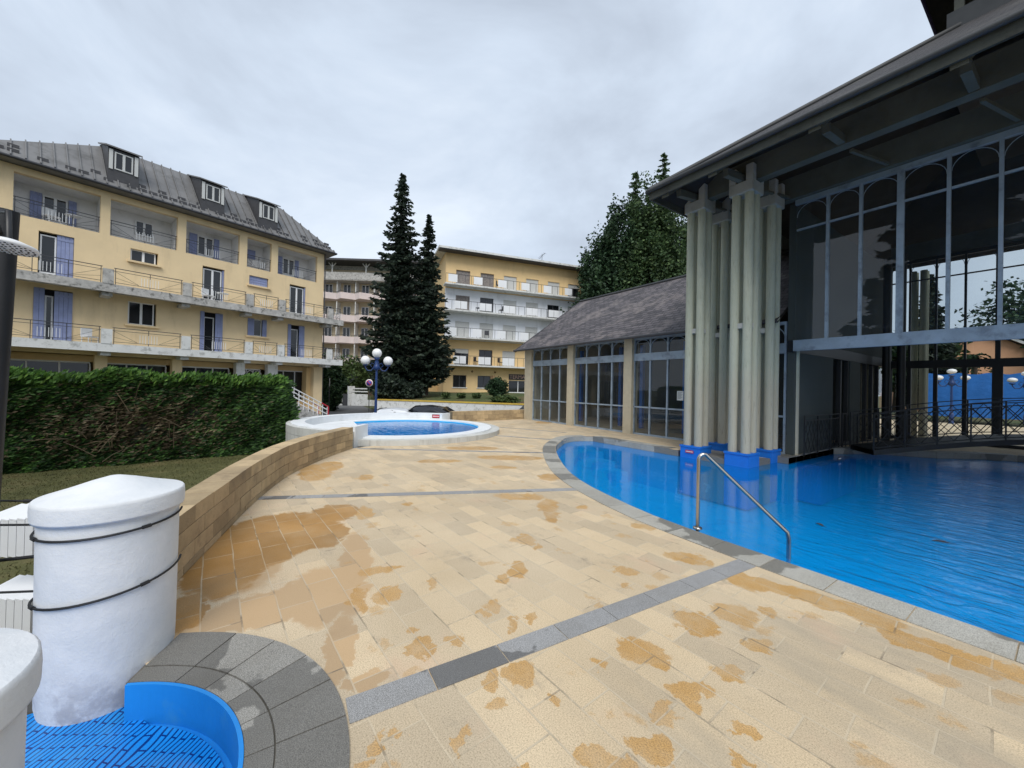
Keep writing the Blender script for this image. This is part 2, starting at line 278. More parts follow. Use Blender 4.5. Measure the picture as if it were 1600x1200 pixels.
def watermat(name,tint,jets,bs=.42):
    t=NT(name); t.n.remove(t.b)
    v=t.N('ShaderNodeMapping',{'Vector':t.co,'Rotation':(0,0,R(-50)),'Scale':(1.5,5.,1)}).outputs[0]
    h=t.noise(1.3,4,.55,v,.9); h2=t.noise(.7,3,.5)
    if jets:
        s=t.N('ShaderNodeSeparateXYZ',{'Vector':t.co}); k=t.smooth(s.outputs['X'],-2.7,-.5,.07,1)
        h=t.math('MULTIPLY',h,k)
    h=t.math('ADD',h,t.math('MULTIPLY',h2,.25))
    bp=t.N('ShaderNodeBump',{'Height':h,'Strength':bs,'Distance':.10})
    fr=schlick(t,.021,bp.outputs[0]); gl=t.N('ShaderNodeBsdfGlossy',{'Roughness':.02,'Normal':bp.outputs[0]})
    tr=t.N('ShaderNodeBsdfTransparent',{'Color':(*tint,1)})
    df=t.N('ShaderNodeBsdfDiffuse',{'Color':(.0,.28,.78,1)}); bd=t.N('ShaderNodeMixShader',{0:.36,1:tr.outputs[0],2:df.outputs[0]})
    a=t.N('ShaderNodeMixShader',{0:fr.outputs[0],1:bd.outputs[0],2:gl.outputs[0]}); t.l.new(a.outputs[0],t.o.inputs[0]); return t.m
MT['water']=watermat('water',(.50,.90,.96),True); MT['water_still']=watermat('water_still',(.6,.88,.95),False,.12)
# blue slotted mat
t=NT('slotted_mat'); v=t.N('ShaderNodeMapping',{'Vector':t.co,'Rotation':(0,0,R(35))}).outputs[0]
wv=t.N('ShaderNodeTexNoise',{'Vector':t.co,'Scale':2.2,'Detail':2.}); v=t.N('ShaderNodeVectorMath',{0:v,1:t.N('ShaderNodeVectorMath',{0:wv.outputs['Color'],'Scale':.16},operation='SCALE').outputs[0]},operation='ADD').outputs[0]
b=t.N('ShaderNodeTexBrick',{'Vector':v,'Color1':(.01,.27,.78,1),'Color2':(.012,.30,.82,1),'Mortar':(.0,.03,.2,1),'Scale':1.,'Mortar Size':.0042,'Mortar Smooth':.1,'Brick Width':.15,'Row Height':.027})
k=t.mx(t.smooth(t.noise(4,7,.7),.5,.7,0,.35),b.outputs['Color'],(.10,.38,.72)); t.col(t.mx(t.smooth(t.noise(9,5,.7),.6,.7,0,.3),k,(.03,.12,.35))); t.rough(t.ramp(t.noise(2,4),[(.4,(.12,.12,.12)),(.6,(.55,.55,.55))])); t.bump(t.math('MULTIPLY',b.outputs['Fac'],-1),.8,.006); MT['slotted_mat']=t.m
# ---------------------------------------------------------------- mesh helpers
class MB:
    def __init__(s): s.v=[]; s.f=[]; s.mi=[]; s.cur=0; s.sm=[]
    def add(s,vs,fs,smooth=False):
        o=len(s.v); s.v+= [tuple(p) for p in vs]
        for f in fs: s.f.append(tuple(i+o for i in f)); s.mi.append(s.cur); s.sm.append(smooth)
        return s
    def box(s,x0,x1,y0,y1,z0,z1,rot=0,piv=None):
        vs=[(x,y,z) for z in (z0,z1) for y in (y0,y1) for x in (x0,x1)]
        if rot:
            px,py=piv or ((x0+x1)/2,(y0+y1)/2); c,q=math.cos(rot),math.sin(rot)
            vs=[(px+(x-px)*c-(y-py)*q,py+(x-px)*q+(y-py)*c,z) for x,y,z in vs]
        return s.add(vs,[(0,2,3,1),(4,5,7,6),(0,1,5,4),(2,6,7,3),(0,4,6,2),(1,3,7,5)])
    def cbox(s,x0,x1,y0,y1,z0,z1,c=.01):       # box with chamfered edges
        bm=bmesh.new(); bmesh.ops.create_cube(bm,size=1)
        for v in bm.verts: v.co=Vector(((x0+x1)/2+v.co.x*(x1-x0),(y0+y1)/2+v.co.y*(y1-y0),(z0+z1)/2+v.co.z*(z1-z0)))
        bmesh.ops.bevel(bm,geom=bm.edges[:],offset=c,segments=2,affect='EDGES'); return s.bm(bm)
    def bm(s,bm,smooth=False):
        bm.verts.index_update(); s.add([v.co[:] for v in bm.verts],[[v.index for v in f.verts] for f in bm.faces],smooth); bm.free(); return s
    def tube(s,pts,r,n=8,cap=True,r2=None):
        pts=[Vector(p) for p in pts]; N=len(pts); vs=[]; fs=[]; up=None
        for i,p in enumerate(pts):
            d=(pts[min(i+1,N-1)]-pts[max(i-1,0)]).normalized()
            if up is None: up=Vector((0,0,1)) if abs(d.z)<.9 else Vector((1,0,0))
            x=d.cross(up).normalized(); y=x.cross(d).normalized(); up=y
            rr=r if r2 is None else r+(r2-r)*i/(N-1)
            for k in range(n):
                a=2*math.pi*k/n; vs.append(p+x*math.cos(a)*rr+y*math.sin(a)*rr)
        for i in range(N-1):
            for k in range(n):
                k2=(k+1)%n; fs.append((i*n+k,i*n+k2,(i+1)*n+k2,(i+1)*n+k))
        s.add(vs,fs,n>6)
        if cap:
            s.add(vs[:n],[tuple(range(n-1,-1,-1))]); s.add(vs[-n:],[tuple(range(n))])
        return s
    def bar(s,p,q,w,h=None):   # rectangular bar between points
        h=h or w; p=Vector(p); q=Vector(q); d=(q-p).normalized(); up=Vector((0,0,1)) if abs(d.z)<.95 else Vector((0,1,0))
        x=d.cross(up).normalized()*w/2; y=x.cross(d).normalized()*h/2
        vs=[p-x-y,p+x-y,p+x+y,p-x+y,q-x-y,q+x-y,q+x+y,q-x+y]
        return s.add(vs,[(0,1,2,3),(7,6,5,4),(0,4,5,1),(1,5,6,2),(2,6,7,3),(3,7,4,0)])
    def prism(s,poly,z0,z1,caps=True):
        n=len(poly); vs=[(x,y,z0) for x,y in poly]+[(x,y,z1) for x,y in poly]
        fs=[(i,(i+1)%n,n+(i+1)%n,n+i) for i in range(n)]
        s.add(vs,fs)
        if caps: s.add([(x,y,z1) for x,y in poly],[tuple(range(n))]); s.add([(x,y,z0) for x,y in poly],[tuple(range(n-1,-1,-1))])
        return s
    def arc(s,cx,cy,r0,r1,z0,z1,a0,a1,n=48):
        vs=[]
        for i in range(n+1):
            a=a0+(a1-a0)*i/n; c,q=math.cos(a),math.sin(a)
            vs+=[(cx+r0*c,cy+r0*q,z0),(cx+r1*c,cy+r1*q,z0),(cx+r1*c,cy+r1*q,z1),(cx+r0*c,cy+r0*q,z1)]
        fs=[]
        for i in range(n):
            b=i*4; fs+=[(b+k,b+(k+1)%4,b+4+(k+1)%4,b+4+k) for k in range(4)]
        fs+=[(3,2,1,0),(n*4,n*4+1,n*4+2,n*4+3)]
        return s.add(vs,fs)
    def lathe(s,cx,cy,prof,n=24,a0=0,a1=2*math.pi):
        full=abs(a1-a0-2*math.pi)<1e-6; m=n if full else n+1; vs=[];P=len(prof)
        for i in range(m):
            a=a0+(a1-a0)*i/n
            vs+=[(cx+r*math.cos(a),cy+r*math.sin(a),z) for r,z in prof]
        fs=[]
        for i in range(n):
            j=(i+1)%m
            for k in range(P-1): fs.append((i*P+k,j*P+k,j*P+k+1,i*P+k+1))
        return s.add(vs,fs,True)
    def sphere(s,c,r,sz=1,n=20):
        prof=[(max(.0005,r*math.sin(math.pi*k/12)),c[2]-r*sz*math.cos(math.pi*k/12)) for k in range(13)]
        return s.lathe(c[0],c[1],prof,n)
    def build(s,name,mat,parent=None,kind=None,**tags):
        me=bpy.data.meshes.new(name); me.from_pydata(s.v,[],s.f)
        ms=mat if isinstance(mat,(list,tuple)) else [mat]
        for m in ms: me.materials.append(MT[m])
        me.polygons.foreach_set('material_index',s.mi); me.polygons.foreach_set('use_smooth',s.sm)
        bm=bmesh.new(); bm.from_mesh(me); bmesh.ops.recalc_face_normals(bm,faces=bm.faces[:])
        if max(p[2] for p in s.v)-min(p[2] for p in s.v)<1e-6:
            fl=[f for f in bm.faces if f.normal.z<0]
            if fl: bmesh.ops.reverse_faces(bm,faces=fl)
        bm.to_mesh(me); bm.free()
        me.update(); o=bpy.data.objects.new(name,me); COL.objects.link(o)
        if parent: o.parent=parent
        if kind: o['kind']=kind
        for k,v in tags.items(): o[k]=v
        return o
def raw(mb,name,mat,parent=None,**tags):      # build without the normal pass (leaf clouds)
    me=bpy.data.meshes.new(name); me.from_pydata(mb.v,[],mb.f)
    ms=mat if isinstance(mat,(list,tuple)) else [mat]
    for m in ms: me.materials.append(MT[m])
    me.polygons.foreach_set('material_index',mb.mi); me.update()
    o=bpy.data.objects.new(name,me); COL.objects.link(o)
    if parent: o.parent=parent
    for k,v in tags.items(): o[k]=v
    return o
def thing(name,label,cat,loc=(0,0,0),rz=0,group=None):
    o=bpy.data.objects.new(name,None); COL.objects.link(o); o.location=loc; o.rotation_euler=(0,0,rz); o['label']=label; o['category']=cat
    o.empty_display_size=.2
    if group: o['group']=group
    return o
def holes(mb,x0,x1,z0,z1,y0,y1,hs):
    xs=sorted({x0,x1,*[h[0] for h in hs],*[h[1] for h in hs]}); xs=[x for x in xs if x0<=x<=x1]
    for a,b in zip(xs,xs[1:]):
        m=(a+b)/2; cuts=sorted([(max(h[2],z0),min(h[3],z1)) for h in hs if h[0]<m<h[1]]); z=z0
        for p,q in cuts:
            if p>z+1e-4: mb.box(a,b,y0,y1,z,p)
            z=max(z,q)
        if z1>z+1e-4: mb.box(a,b,y0,y1,z,z1)
    return mb
def tess(mb,outer,holes_,z,flip=False):
    loops=[[Vector((x,y,0)) for x,y in outer]]+[[Vector((x,y,0)) for x,y in h] for h in holes_]
    pts=[p for lp in loops for p in lp]; tr=tessellate_polygon(loops)
    mb.add([(p.x,p.y,z) for p in pts],[tuple(t) for t in tr]); return mb
def text_mesh(s,size,mat,parent,loc,rot,extr=.01,name='lettering'):
    cu=bpy.data.curves.new(name,'FONT'); cu.body=s; cu.size=size; cu.extrude=extr; cu.align_x='CENTER'; cu.align_y='CENTER'
    o=bpy.data.objects.new('tmp_text',cu); COL.objects.link(o); bpy.context.view_layer.update()
    me=bpy.data.meshes.new_from_object(o.evaluated_get(bpy.context.evaluated_depsgraph_get())); bpy.data.objects.remove(o)
    me.materials.clear(); me.materials.append(MT[mat]); q=bpy.data.objects.new(name,me); COL.objects.link(q); q.parent=parent; q.location=loc; q.rotation_euler=rot; return q
def smooth_curve(pts,n=8):
    out=[]; P=[Vector((*p,0)) for p in pts]
    for i in range(len(P)-1):
        p0=P[max(i-1,0)];p1=P[i];p2=P[i+1];p3=P[min(i+2,len(P)-1)]
        for k in range(n):
            t=k/n; out.append(.5*((2*p1)+(-p0+p2)*t+(2*p0-5*p1+4*p2-p3)*t*t+(-p0+3*p1-3*p2+p3)*t**3))
    out.append(P[-1]); return [(p.x,p.y) for p in out]
def resample(pts,step):
    out=[pts[0]]; acc=0
    for a,b in zip(pts,pts[1:]):
        L=math.dist(a,b); 
        while acc+L>=step:
            f=(step-acc)/L; a=(a[0]+(b[0]-a[0])*f,a[1]+(b[1]-a[1])*f); out.append(a); L=math.dist(a,b); acc=0
        acc+=L
    return out
def offset(pts,d):
    out=[]
    for i,p in enumerate(pts):
        a=pts[max(i-1,0)]; b=pts[min(i+1,len(pts)-1)]; L=math.dist(a,b); nx,ny=-(b[1]-a[1])/L,(b[0]-a[0])/L; out.append((p[0]+nx*d,p[1]+ny*d))
    return out
def stones(mb,inner,outer,z0,z1,gap=.006):
    for i in range(len(inner)-1):
        a,b,c,d=inner[i],inner[i+1],outer[i+1],outer[i]
        def sh(p,q,g):
            L=math.dist(p,q); return (p[0]+(q[0]-p[0])*g/L,p[1]+(q[1]-p[1])*g/L)
        poly=[sh(a,b,gap),sh(b,a,gap),sh(c,d,gap),sh(d,c,gap)]; j=random.uniform(-.0015,.0015)
        mb.prism(poly,z0,z1+j)
    return mb
LAWN=-.60; STREET=-1.10
# ---------------------------------------------------------------- ground, deck, pool
MB().add([(-700,-700,STREET-.06),(700,-700,STREET-.06),(700,700,STREET-.06),(-700,700,STREET-.06)],[(0,1,2,3)]).build('ground','bank_grass',kind='structure')
near=smooth_curve([(-1.6,4.2),(-2.4,4.22),(-3.05,4.27),(-3.58,4.38),(-4.48,4.63),(-5.43,5.06),(-6.64,5.85),(-7.82,6.77),(-8.6,7.64),(-9.12,8.35),(-9.25,8.95),(-9.0,9.42)],6)
near=[(4.5,4.2),(3,4.2),(1.5,4.2),(0,4.2)]+near
POOL=near+[(-5.95,9.42),(-5.95,10.9),(-3.95,10.9),(-3.95,14.0),(-3.3,15.2),(-2.2,15.9),(-1.5,16.9),(-.9,17.3),(4.5,17.4)]
RC=(-2.0,-.85); RI,RO=.87,1.26
ring=[(RC[0]+(RI+.12)*math.cos(a),RC[1]+(RI+.12)*math.sin(a)) for a in [2*math.pi*k/64 for k in range(64)]]
wallp=smooth_curve([(-3.05,-.62),(-3.95,-.46),(-5.05,-.19),(-6.15,.09),(-7.61,.59),(-8.9,1.32),(-10.0,2.10)],6)
deck_out=[(14,-3.0),(14,34),(-15.6,34),(-15.6,11.9),(-15.35,7.3)]+[(-12.95+3.0*math.cos(a),4.35+3.0*math.sin(a)) for a in [R(128-k*12) for k in range(14)]]+wallp[::-1]+[(-3.05,-.50)]+[(RC[0]+(RI+.12)*math.cos(R(q)),RC[1]+(RI+.12)*math.sin(R(q))) for q in range(156,-71,-6)]+[(-1.55,-3.0)]
tess(MB(),deck_out,[POOL],0).build('deck','paving',kind='structure')
m=MB(); m.prism([(p[0],p[1]) for p in deck_out],-1.15,-.02,caps=False); m.build('deck_edge','mortar',kind='structure')
# basin and water
m=MB(); nP=len(POOL); fl=-1.15
m.prism(POOL,fl,-.17,caps=False); tess(m,POOL,[],fl)
def shrink(pts,d):
    cx,cy=-3.,8.5; out=[]
    for p in pts:
        L=math.dist(p,(cx,cy)); out.append((p[0]+(cx-p[0])*d/L,p[1]+(cy-p[1])*d/L))
    return out
stp=[p for p in near if p[0]<-5.6]                      # rounded entry steps at the narrow end
for k,(d,z) in enumerate(((.0,-.42),(.55,-.62),(1.1,-.82))):
    ins=shrink(stp,d+.55); base=shrink(stp,-.02 if k==0 else d)
    m.prism(base+ins[::-1],fl+.002*k,z)
m.build('pool_basin','pool_blue_paint',kind='structure')
m=MB(); m.prism(POOL,-.17,-.006,caps=False); m.build('pool_edge','granite_coping',kind='structure')
tess(MB(),[(p[0],p[1]) for p in POOL],[],-.15).build('pool_water','water',kind='structure')
# coping stones
m=MB(); inn=resample(near,.47); outn=offset(inn,.34)
if outn[5][1]>inn[5][1]: outn=offset(inn,-.34)
stones(m,offset(inn,.012 if outn[5][1]>inn[5][1] else .012),outn,-.16,.008,.004)
far_in=[(-9.0,9.42),(-5.95,9.42)]; far_in=resample([(-9.02,9.41),(-5.96,9.41)],.47)
stones(m,far_in,[(p[0],p[1]+.33) for p in far_in],-.16,.012,.004)
for a,b in (((-3.96,10.9),(-3.96,14.0)),((-3.95,14.0),(-3.3,15.2)),((-3.3,15.2),(-2.2,15.9)),((-2.2,15.9),(-1.5,16.9)),((-1.5,16.9),(-.9,17.3)),((-.9,17.3),(4.5,17.4))):
    q=resample([a,b],.46) if math.dist(a,b)>.9 else [a,b]
    if math.dist(q[-1],b)>.05: q.append(b)
    stones(m,offset(q,-.01),offset(q,.3),-.16,.012,.004)
m.build('pool_coping','granite_coping',kind='structure')
# granite bands across the deck
def band(p,q,w,name='paving_band'):
    L=math.dist(p,q); n=max(1,int(round(L/.42))); d=((q[0]-p[0])/L,(q[1]-p[1])/L); nn=(-d[1]*w/2,d[0]*w/2); m=MB()
    for i in range(n):
        s0,s1=i*L/n+.003,(i+1)*L/n-.003
        P=[(p[0]+d[0]*s0-nn[0],p[1]+d[1]*s0-nn[1]),(p[0]+d[0]*s1-nn[0],p[1]+d[1]*s1-nn[1]),(p[0]+d[0]*s1+nn[0],p[1]+d[1]*s1+nn[1]),(p[0]+d[0]*s0+nn[0],p[1]+d[1]*s0+nn[1])]
        m.prism(P,-.01,.005)
    return m.build(name,'granite_band',kind='structure')
band((-1.99,.42),(-1.72,3.86),.165); band((-6.28,.12),(-4.42,4.30),.15); band((-9.9,2.2),(-7.25,6.0),.12); band((-11.0,6.3),(-8.65,7.9),.11); band((-13.2,7.85),(-10.2,9.3),.10)
# kerb ring of the foot bath
kb=thing('foot_bath','sunken blue foot bath ringed by grey stone kerb in the corner','foot bath',(RC[0],RC[1],0))
m=MB(); A=[R(a) for a in list(range(-68,145,13))+[156]]
for a0_,a1_ in zip(A,A[1:]): m.arc(0,0,RI+.105,RO,-.02,.012,a0_+.0035,a1_-.0035,4)
m.build('kerb','granite_kerb',kb)
m=MB()
for a0_,a1_ in zip(A,A[1:]): m.arc(0,0,RI-.01,RI+.098,-.06,.009,a0_+.003,a1_-.003,4)
m.build('inner_kerb','granite_kerb',kb)
m=MB(); m.arc(0,0,RI,RI+.14,-.06,-.001,R(-70),R(157),60); m.build('kerb_bed','joint_and_shade',kb)
m=MB(); m.arc(0,0,RI-.03,RI-.012,-.2,.006,R(-72),R(156),90); m.build('basin_wall','bath_blue',kb)
fp_=lambda k:[(k*math.cos(R(q)),k*math.sin(R(q))) for q in range(-70,151,6)]+[(-1.14+RI-k,.30-(RI-k)),(-1.14+RI-k,-2.1),(.4,-2.1)]
m=MB(); m.prism(fp_(RI-.012),-.24,-.20); m.build('basin_floor','bath_blue',kb)
m=MB(); m.prism(fp_(RI-.06),-.199,-.18); m.build('mat','slotted_mat',kb)
m=MB(); m.box(-1.20,-1.14,-2.1,.30,-.6,-.06); m.build('basin_edge','joint_and_shade',kb)  # edge given a dark colour that stands for shadow beside the pillar
# rounded pillars
def stad(w,d,n=24):
    P=[]
    for k in range(n*2):
        a=2*math.pi*k/(n*2); P.append((math.copysign(abs(math.cos(a))**1.0,math.cos(a))*w/2,math.copysign(abs(math.sin(a))**1.0,math.sin(a))*d/2))
    return P
def bath_pillar(c,w,d,top,label,rz):
    o=thing('pillar',label,'pillar',(c[0],c[1],-.2),rz,'white pillars of the foot bath')
    st=stad(w,d); nn=len(st)
    def loft(prof,cap=False,sm=True):
        m=MB(); vs=[];fs=[]
        for k,z in prof: vs+=[(x*k,y*k,z) for x,y in st]
        for i in range(len(prof)-1):
            for k in range(nn): fs.append((i*nn+k,i*nn+(k+1)%nn,(i+1)*nn+(k+1)%nn,(i+1)*nn+k))
        if cap: fs.append(tuple((len(prof)-1)*nn+k for k in range(nn)))
        return m.add(vs,fs,sm)
    H=top+.2
    loft([(.93,0),(.965,.06),(.985,.3),(1.0,H-.16)]).build('shaft','rough_plaster',o)
    m=loft([(.99,H-.165),(1.065,H-.162),(1.08,H-.15)]); m2=loft([(1.08,H-.15),(1.085,H-.10),(1.08,H-.075)]); m3=loft([(1.08,H-.075),(1.075,H-.064),(1.055,H-.058)]); m4=loft([(1.055,H-.058),(.7,H-.025),(.35,H+.012),(.10,H+.034),(.02,H+.036)],True)
    for q in (m2,m3,m4): m.add(q.v,q.f,True)
    m.build('cap','rough_plaster',o)
    return o
PX,PY,PW,PD=-2.30,2.24,.58,.58
bath_pillar(cf(PX,PY),PW,PD,1.0,'white rendered round pillar with domed cap at the end of the stone wall',-HEAD)
bath_pillar(cf(-1.50,.84),.58,.58,.91,'white rendered pillar cut off by the lower left corner of the photo',0)
def cable(pts,label,grp='black cables around the white pillar'):
    m=MB(); m.tube(pts,.0062,6)
    for i in (len(pts)//4,len(pts)*2//3): m.tube([pts[i],pts[i+1]],.010,6)
    m.build('cable','cable_black',label=label,category='cable',group=grp)
def around(z0,z1,slack,out):
    P=[]; q=stad(PW+.02,PD+.02,24)
    for k in range(28):
        x,y=q[(5-k)%len(q)]; u=k/27; P.append((*cf(PX+x,PY+y),z0+(z1-z0)*u-slack*math.sin(math.pi*u)))
    return P+[(*cf(*p[:2]),p[2]) for p in out]
cable(around(.80,.77,.015,[(-3.1,2.15,.76),(-4.2,2.2,.80)]),'black cable looped round the white pillar just below its cap')
cable(around(.50,.40,.01,[(-3.1,2.12,.39),(-4.2,2.2,.38)]),'black cable looped round the white pillar at mid height')
cable([(*cf(*p[:2]),p[2]) for p in [(-2.62,2.34,.79),(-2.62,2.32,.86),(-2.9,2.3,.855),(-3.4,2.3,.85),(-4.0,2.3,.86)]],'short black cable from the pillar cap out over the white slats')
cable([(*cf(*p[:2]),p[2]) for p in [(-2.62,2.32,.56),(-2.8,2.3,.53),(-3.1,2.3,.49),(-3.5,2.3,.42),(-4.0,2.3,.34)]],'short black cable sloping left from the pillar in front of the lawn')
# white slatted panels beyond the pillar
for z,lab in ((.31,'white slatted panel behind the round pillar, just under its cap'),(-.27,'white slatted panel behind the round pillar, low above the lawn')):
    o=thing('slatted_panel',lab,'panel',(*cf(-3.52,2.75),z),0,'white slatted panels')
    for k in range(7):
        x,y=.12-.085*k,.02*k; m=MB(); p=cf(x,y); q=cf(x-.078,y+.018); dz=.0-.012*k
        n_=cf(.0,.02); w=cf(0,.26)
        m.prism([p,q,(q[0]+n_[0],q[1]+n_[1]),(p[0]+n_[0],p[1]+n_[1])],dz,dz+.26)
        vs=[(*p,dz+.262),(*q,dz+.262),(q[0]+w[0],q[1]+w[1],dz+.31),(p[0]+w[0],p[1]+w[1],dz+.31)]
        vs2=[(x_,y_,z_+.012) for x_,y_,z_ in vs]; m.add(vs+vs2,[(0,1,2,3),(4,5,6,7),(0,1,5,4),(1,2,6,5),(2,3,7,6),(3,0,4,7)])
        m.build('slat','white_paint',o)
# shower column
o=thing('shower','black shower column with a white perforated head at the left edge','shower',(*cf(-2.98,2.2),-.2))
m=MB(); m.tube([(*cf(-.055,0),0),(*cf(.055,0),2.75)],.05,16); m.build('column','black_metal',o)
hx,hz=.07,2.53-.0; m=MB(); c0=cf(.03,-.16)
pr=[(.001,.035),(.05,.03),(.095,.012),(.10,.0),(.097,-.006),(.001,-.006)]
m.lathe(0,0,pr,28); m.cur=1
for rr,nn in ((.02,6),(.042,12),(.064,18),(.084,24)):
    for k in range(nn): a=2*math.pi*k/nn; m.tube([(rr*math.cos(a),rr*math.sin(a),-.004),(rr*math.cos(a),rr*math.sin(a),-.0085)],.0045,6)
hd=m.build('shower_head',['white_paint','rubber'],o); hd.location=(*cf(.47,-.30),2.44); hd.rotation_euler=(R(-8),R(0),-HEAD)
m=MB(); m.tube([(*cf(.05,-.02),2.60),(*cf(.25,-.2),2.66),(*cf(.45,-.29),2.62),(*cf(.47,-.30),2.47)],.012,8); m.build('arm','black_metal',o)
m=MB(); m.tube([(*cf(.0,-.05),1.16),(*cf(.06,-.10),1.16)],.02,10); m.build('tap','stainless',o)
# ---------------------------------------------------------------- low curved stone wall
o=thing('stone_wall','low curved sandstone block wall along the left of the deck','wall',(0,0,0))
def blockwall(m,pts,t,z0,courses,seed,L=.42,side=1,top=True):
    random.seed(seed)
    for c_,(a,b) in enumerate(courses):
        q=resample(pts,L) ; q=q+[pts[-1]] if math.dist(q[-1],pts[-1])>.1 else q
        if c_%2: 
            q=[pts[0]]+resample(pts,L/2)[1::2]+[pts[-1]]
            q=[p for i,p in enumerate(q) if i==0 or math.dist(p,q[i-1])>.05]
        off=random.uniform(-.004,.004)
        for i in range(len(q)-1):
            j=random.uniform(0,.006); A_=offset(q,side*(-j)); B_=offset(q,side*t)
            g=.004; aa,bb,cc,dd=A_[i],A_[i+1],B_[i+1],B_[i]
            u=lambda p,r,g_=g:(p[0]+(r[0]-p[0])*g_/math.dist(p,r),p[1]+(r[1]-p[1])*g_/math.dist(p,r))
            m.prism([u(aa,bb),u(bb,aa),u(cc,dd),u(dd,cc)],a+.004,b-.003)
m=MB(); wp=wallp[2:]; blockwall(m,wp,.24,0,[(0,.075),(.075,.225),(.225,.375),(.375,.52)],3,side=-1)
sd=1 if offset(wp,.1)[3][1]<wp[3][1] else -1
m=MB(); blockwall(m,wp,.26,0,[(0,.07),(.07,.22),(.22,.37),(.37,.52)],3,side=sd); m.build('blocks','sandstone',o)
m=MB(); A_=offset(wp,sd*.012); B_=offset(wp,sd*.25); m.prism(A_+B_[::-1],-1.1,.505); m.build('core','mortar',o)
# back stretch of the same stone
o=thing('stone_wall','short straight sandstone wall between round pool and glazed wing','wall',(0,0,0))
bw=[(-15.2,7.25),(-15.35,9.5),(-15.5,11.6)]; m=MB(); blockwall(m,bw,.3,0,[(0,.1),(.1,.28),(.28,.46)],5,side=1); m.build('blocks','sandstone',o)
m=MB(); m.prism(offset(bw,.01)+offset(bw,.28)[::-1],-1.1,.45); m.build('core','mortar',o)
# ---------------------------------------------------------------- round pool
PC=(-12.95,4.35); o=thing('round_pool','round raised paddling pool with white rim and blue water beside the stone wall','pool',(*PC,0))
a1,a2=R(-39),R(128)
m=MB(); m.arc(0,0,2.98,3.28,-.02,.145,a1,a2,70); m.build('outer_rim','pool_panel',o)
m=MB(); m.arc(0,0,2.56,2.995,-.02,.18,a1-.02,a2+.02,70); m.build('inner_rim','pool_white',o)
m=MB(); m.arc(0,0,2.58,2.99,-.02,.17,a2,a1+2*math.pi,80); m.arc(0,0,2.98,3.36,-.05,.40,a2,a1+2*math.pi,80); m.build('parapet','pool_white',o)
m=MB(); m.prism([(2.6*math.cos(R(q)),2.6*math.sin(R(q))) for q in range(206,322,5)],-.05,.168); m.build('ledge','pool_white',o)
m=MB(); NPn=34
for k in range(NPn):
    b0=a2+(a1+2*math.pi-a2)*k/NPn; b1=a2+(a1+2*math.pi-a2)*(k+1)/NPn; g=.0012
    m.arc(0,0,3.30,3.48,.16,.375,b0+g,b1-g,2); m.arc(0,0,3.30,3.475,-1.15,.152,b0+g,b1-g,2)
m.build('outer_panels','pool_panel',o)
m=MB(); m.prism([(2.85*math.cos(R(a)),2.85*math.sin(R(a))) for a in range(0,360,6)],-.6,-.45); m.build('basin_floor','pool_blue_paint',o)
m=MB(); m.arc(0,0,2.54,2.57,-.5,.14,0,2*math.pi,90); m.build('basin_wall','pool_blue_paint',o)
m=MB(); tess(m,[(2.555*math.cos(R(a)),2.555*math.sin(R(a))) for a in range(0,360,4)],[],.115); m.build('water','water_still',o)
m=MB(); c1,s1=math.cos(a1),math.sin(a1); m.box(2.62*c1-.04,2.62*c1+.04,2.6*s1,2.6*s1,0,.1)
m=MB(); m.box(2.72,3.42,-.10,.02,-.3,.50); q=m.build('end_post','pool_white',o); q.rotation_euler=(0,0,a1)
m=MB(); m.box(2.72,3.42,-.02,.10,-.3,.42); q=m.build('end_post','pool_white',o); q.rotation_euler=(0,0,a2)
sg=thing('sign','small dark plate with white lettering on the round pool parapet','sign',(PC[0]+2.965*math.cos(R(135.5)),PC[1]+2.965*math.sin(R(135.5)),.29),R(135.5+90)+math.pi)
def plate(o,w,h,col,n=5):
    m=MB(); m.cbox(-w/2,w/2,-.012,0,-h/2,h/2,.004); m.build('plate',col,o)
    m=MB()
    for k in range(n):
        x=-w*.36+w*.72*k/(n-1); m.box(x-w*.045,x+w*.045,-.015,-.0125,-h*.16,h*.2)
    m.build('lettering','white_panel',o)
plate(sg,.30,.12,'red_paint')
m=MB(); m.box(-.17,.17,.001,.012,-.075,.075); m.build('backing','black_metal',sg)
# ---------------------------------------------------------------- handrail, floating leaves
r0=GW(1090,826,.0); r1=GW(1230,880,-.15)
o=thing('handrail','bent stainless steel handrail leading down into the blue pool','handrail',(0,0,0))
m=MB(); P0=Vector((*r0,.0)); d=Vector((*GW(1232,834,-.05),0))-P0; d.z=0; L=d.length; d.normalize()
pts=[P0+Vector((0,0,-.15)),P0+Vector((0,0,.80))]
for k in range(1,7):
    a=R(15*k); pts.append(P0+Vector((0,0,.80))+d*(.06*(1-math.cos(a)))+Vector((0,0,.06*math.sin(a))))
e_=GW(1230,832,.12); t0=pts[-1]+d*.02; pts.append(t0)
E=Vector((*e_,.12)); pts.append(t0.lerp(E,.95)); pts.append(E); pts.append(E+Vector((0,0,-.06))+(E-t0).normalized()*.02); pts.append(E+Vector((0,0,-1.2))+(E-t0).normalized()*.03)
m.tube(pts,.0215,14); m.build('tube','stainless',o)
m=MB(); m.lathe(r0[0],r0[1],[(.001,.02),(.045,.02),(.05,.012),(.05,.0)],20); m.build('base_plate','stainless',o)
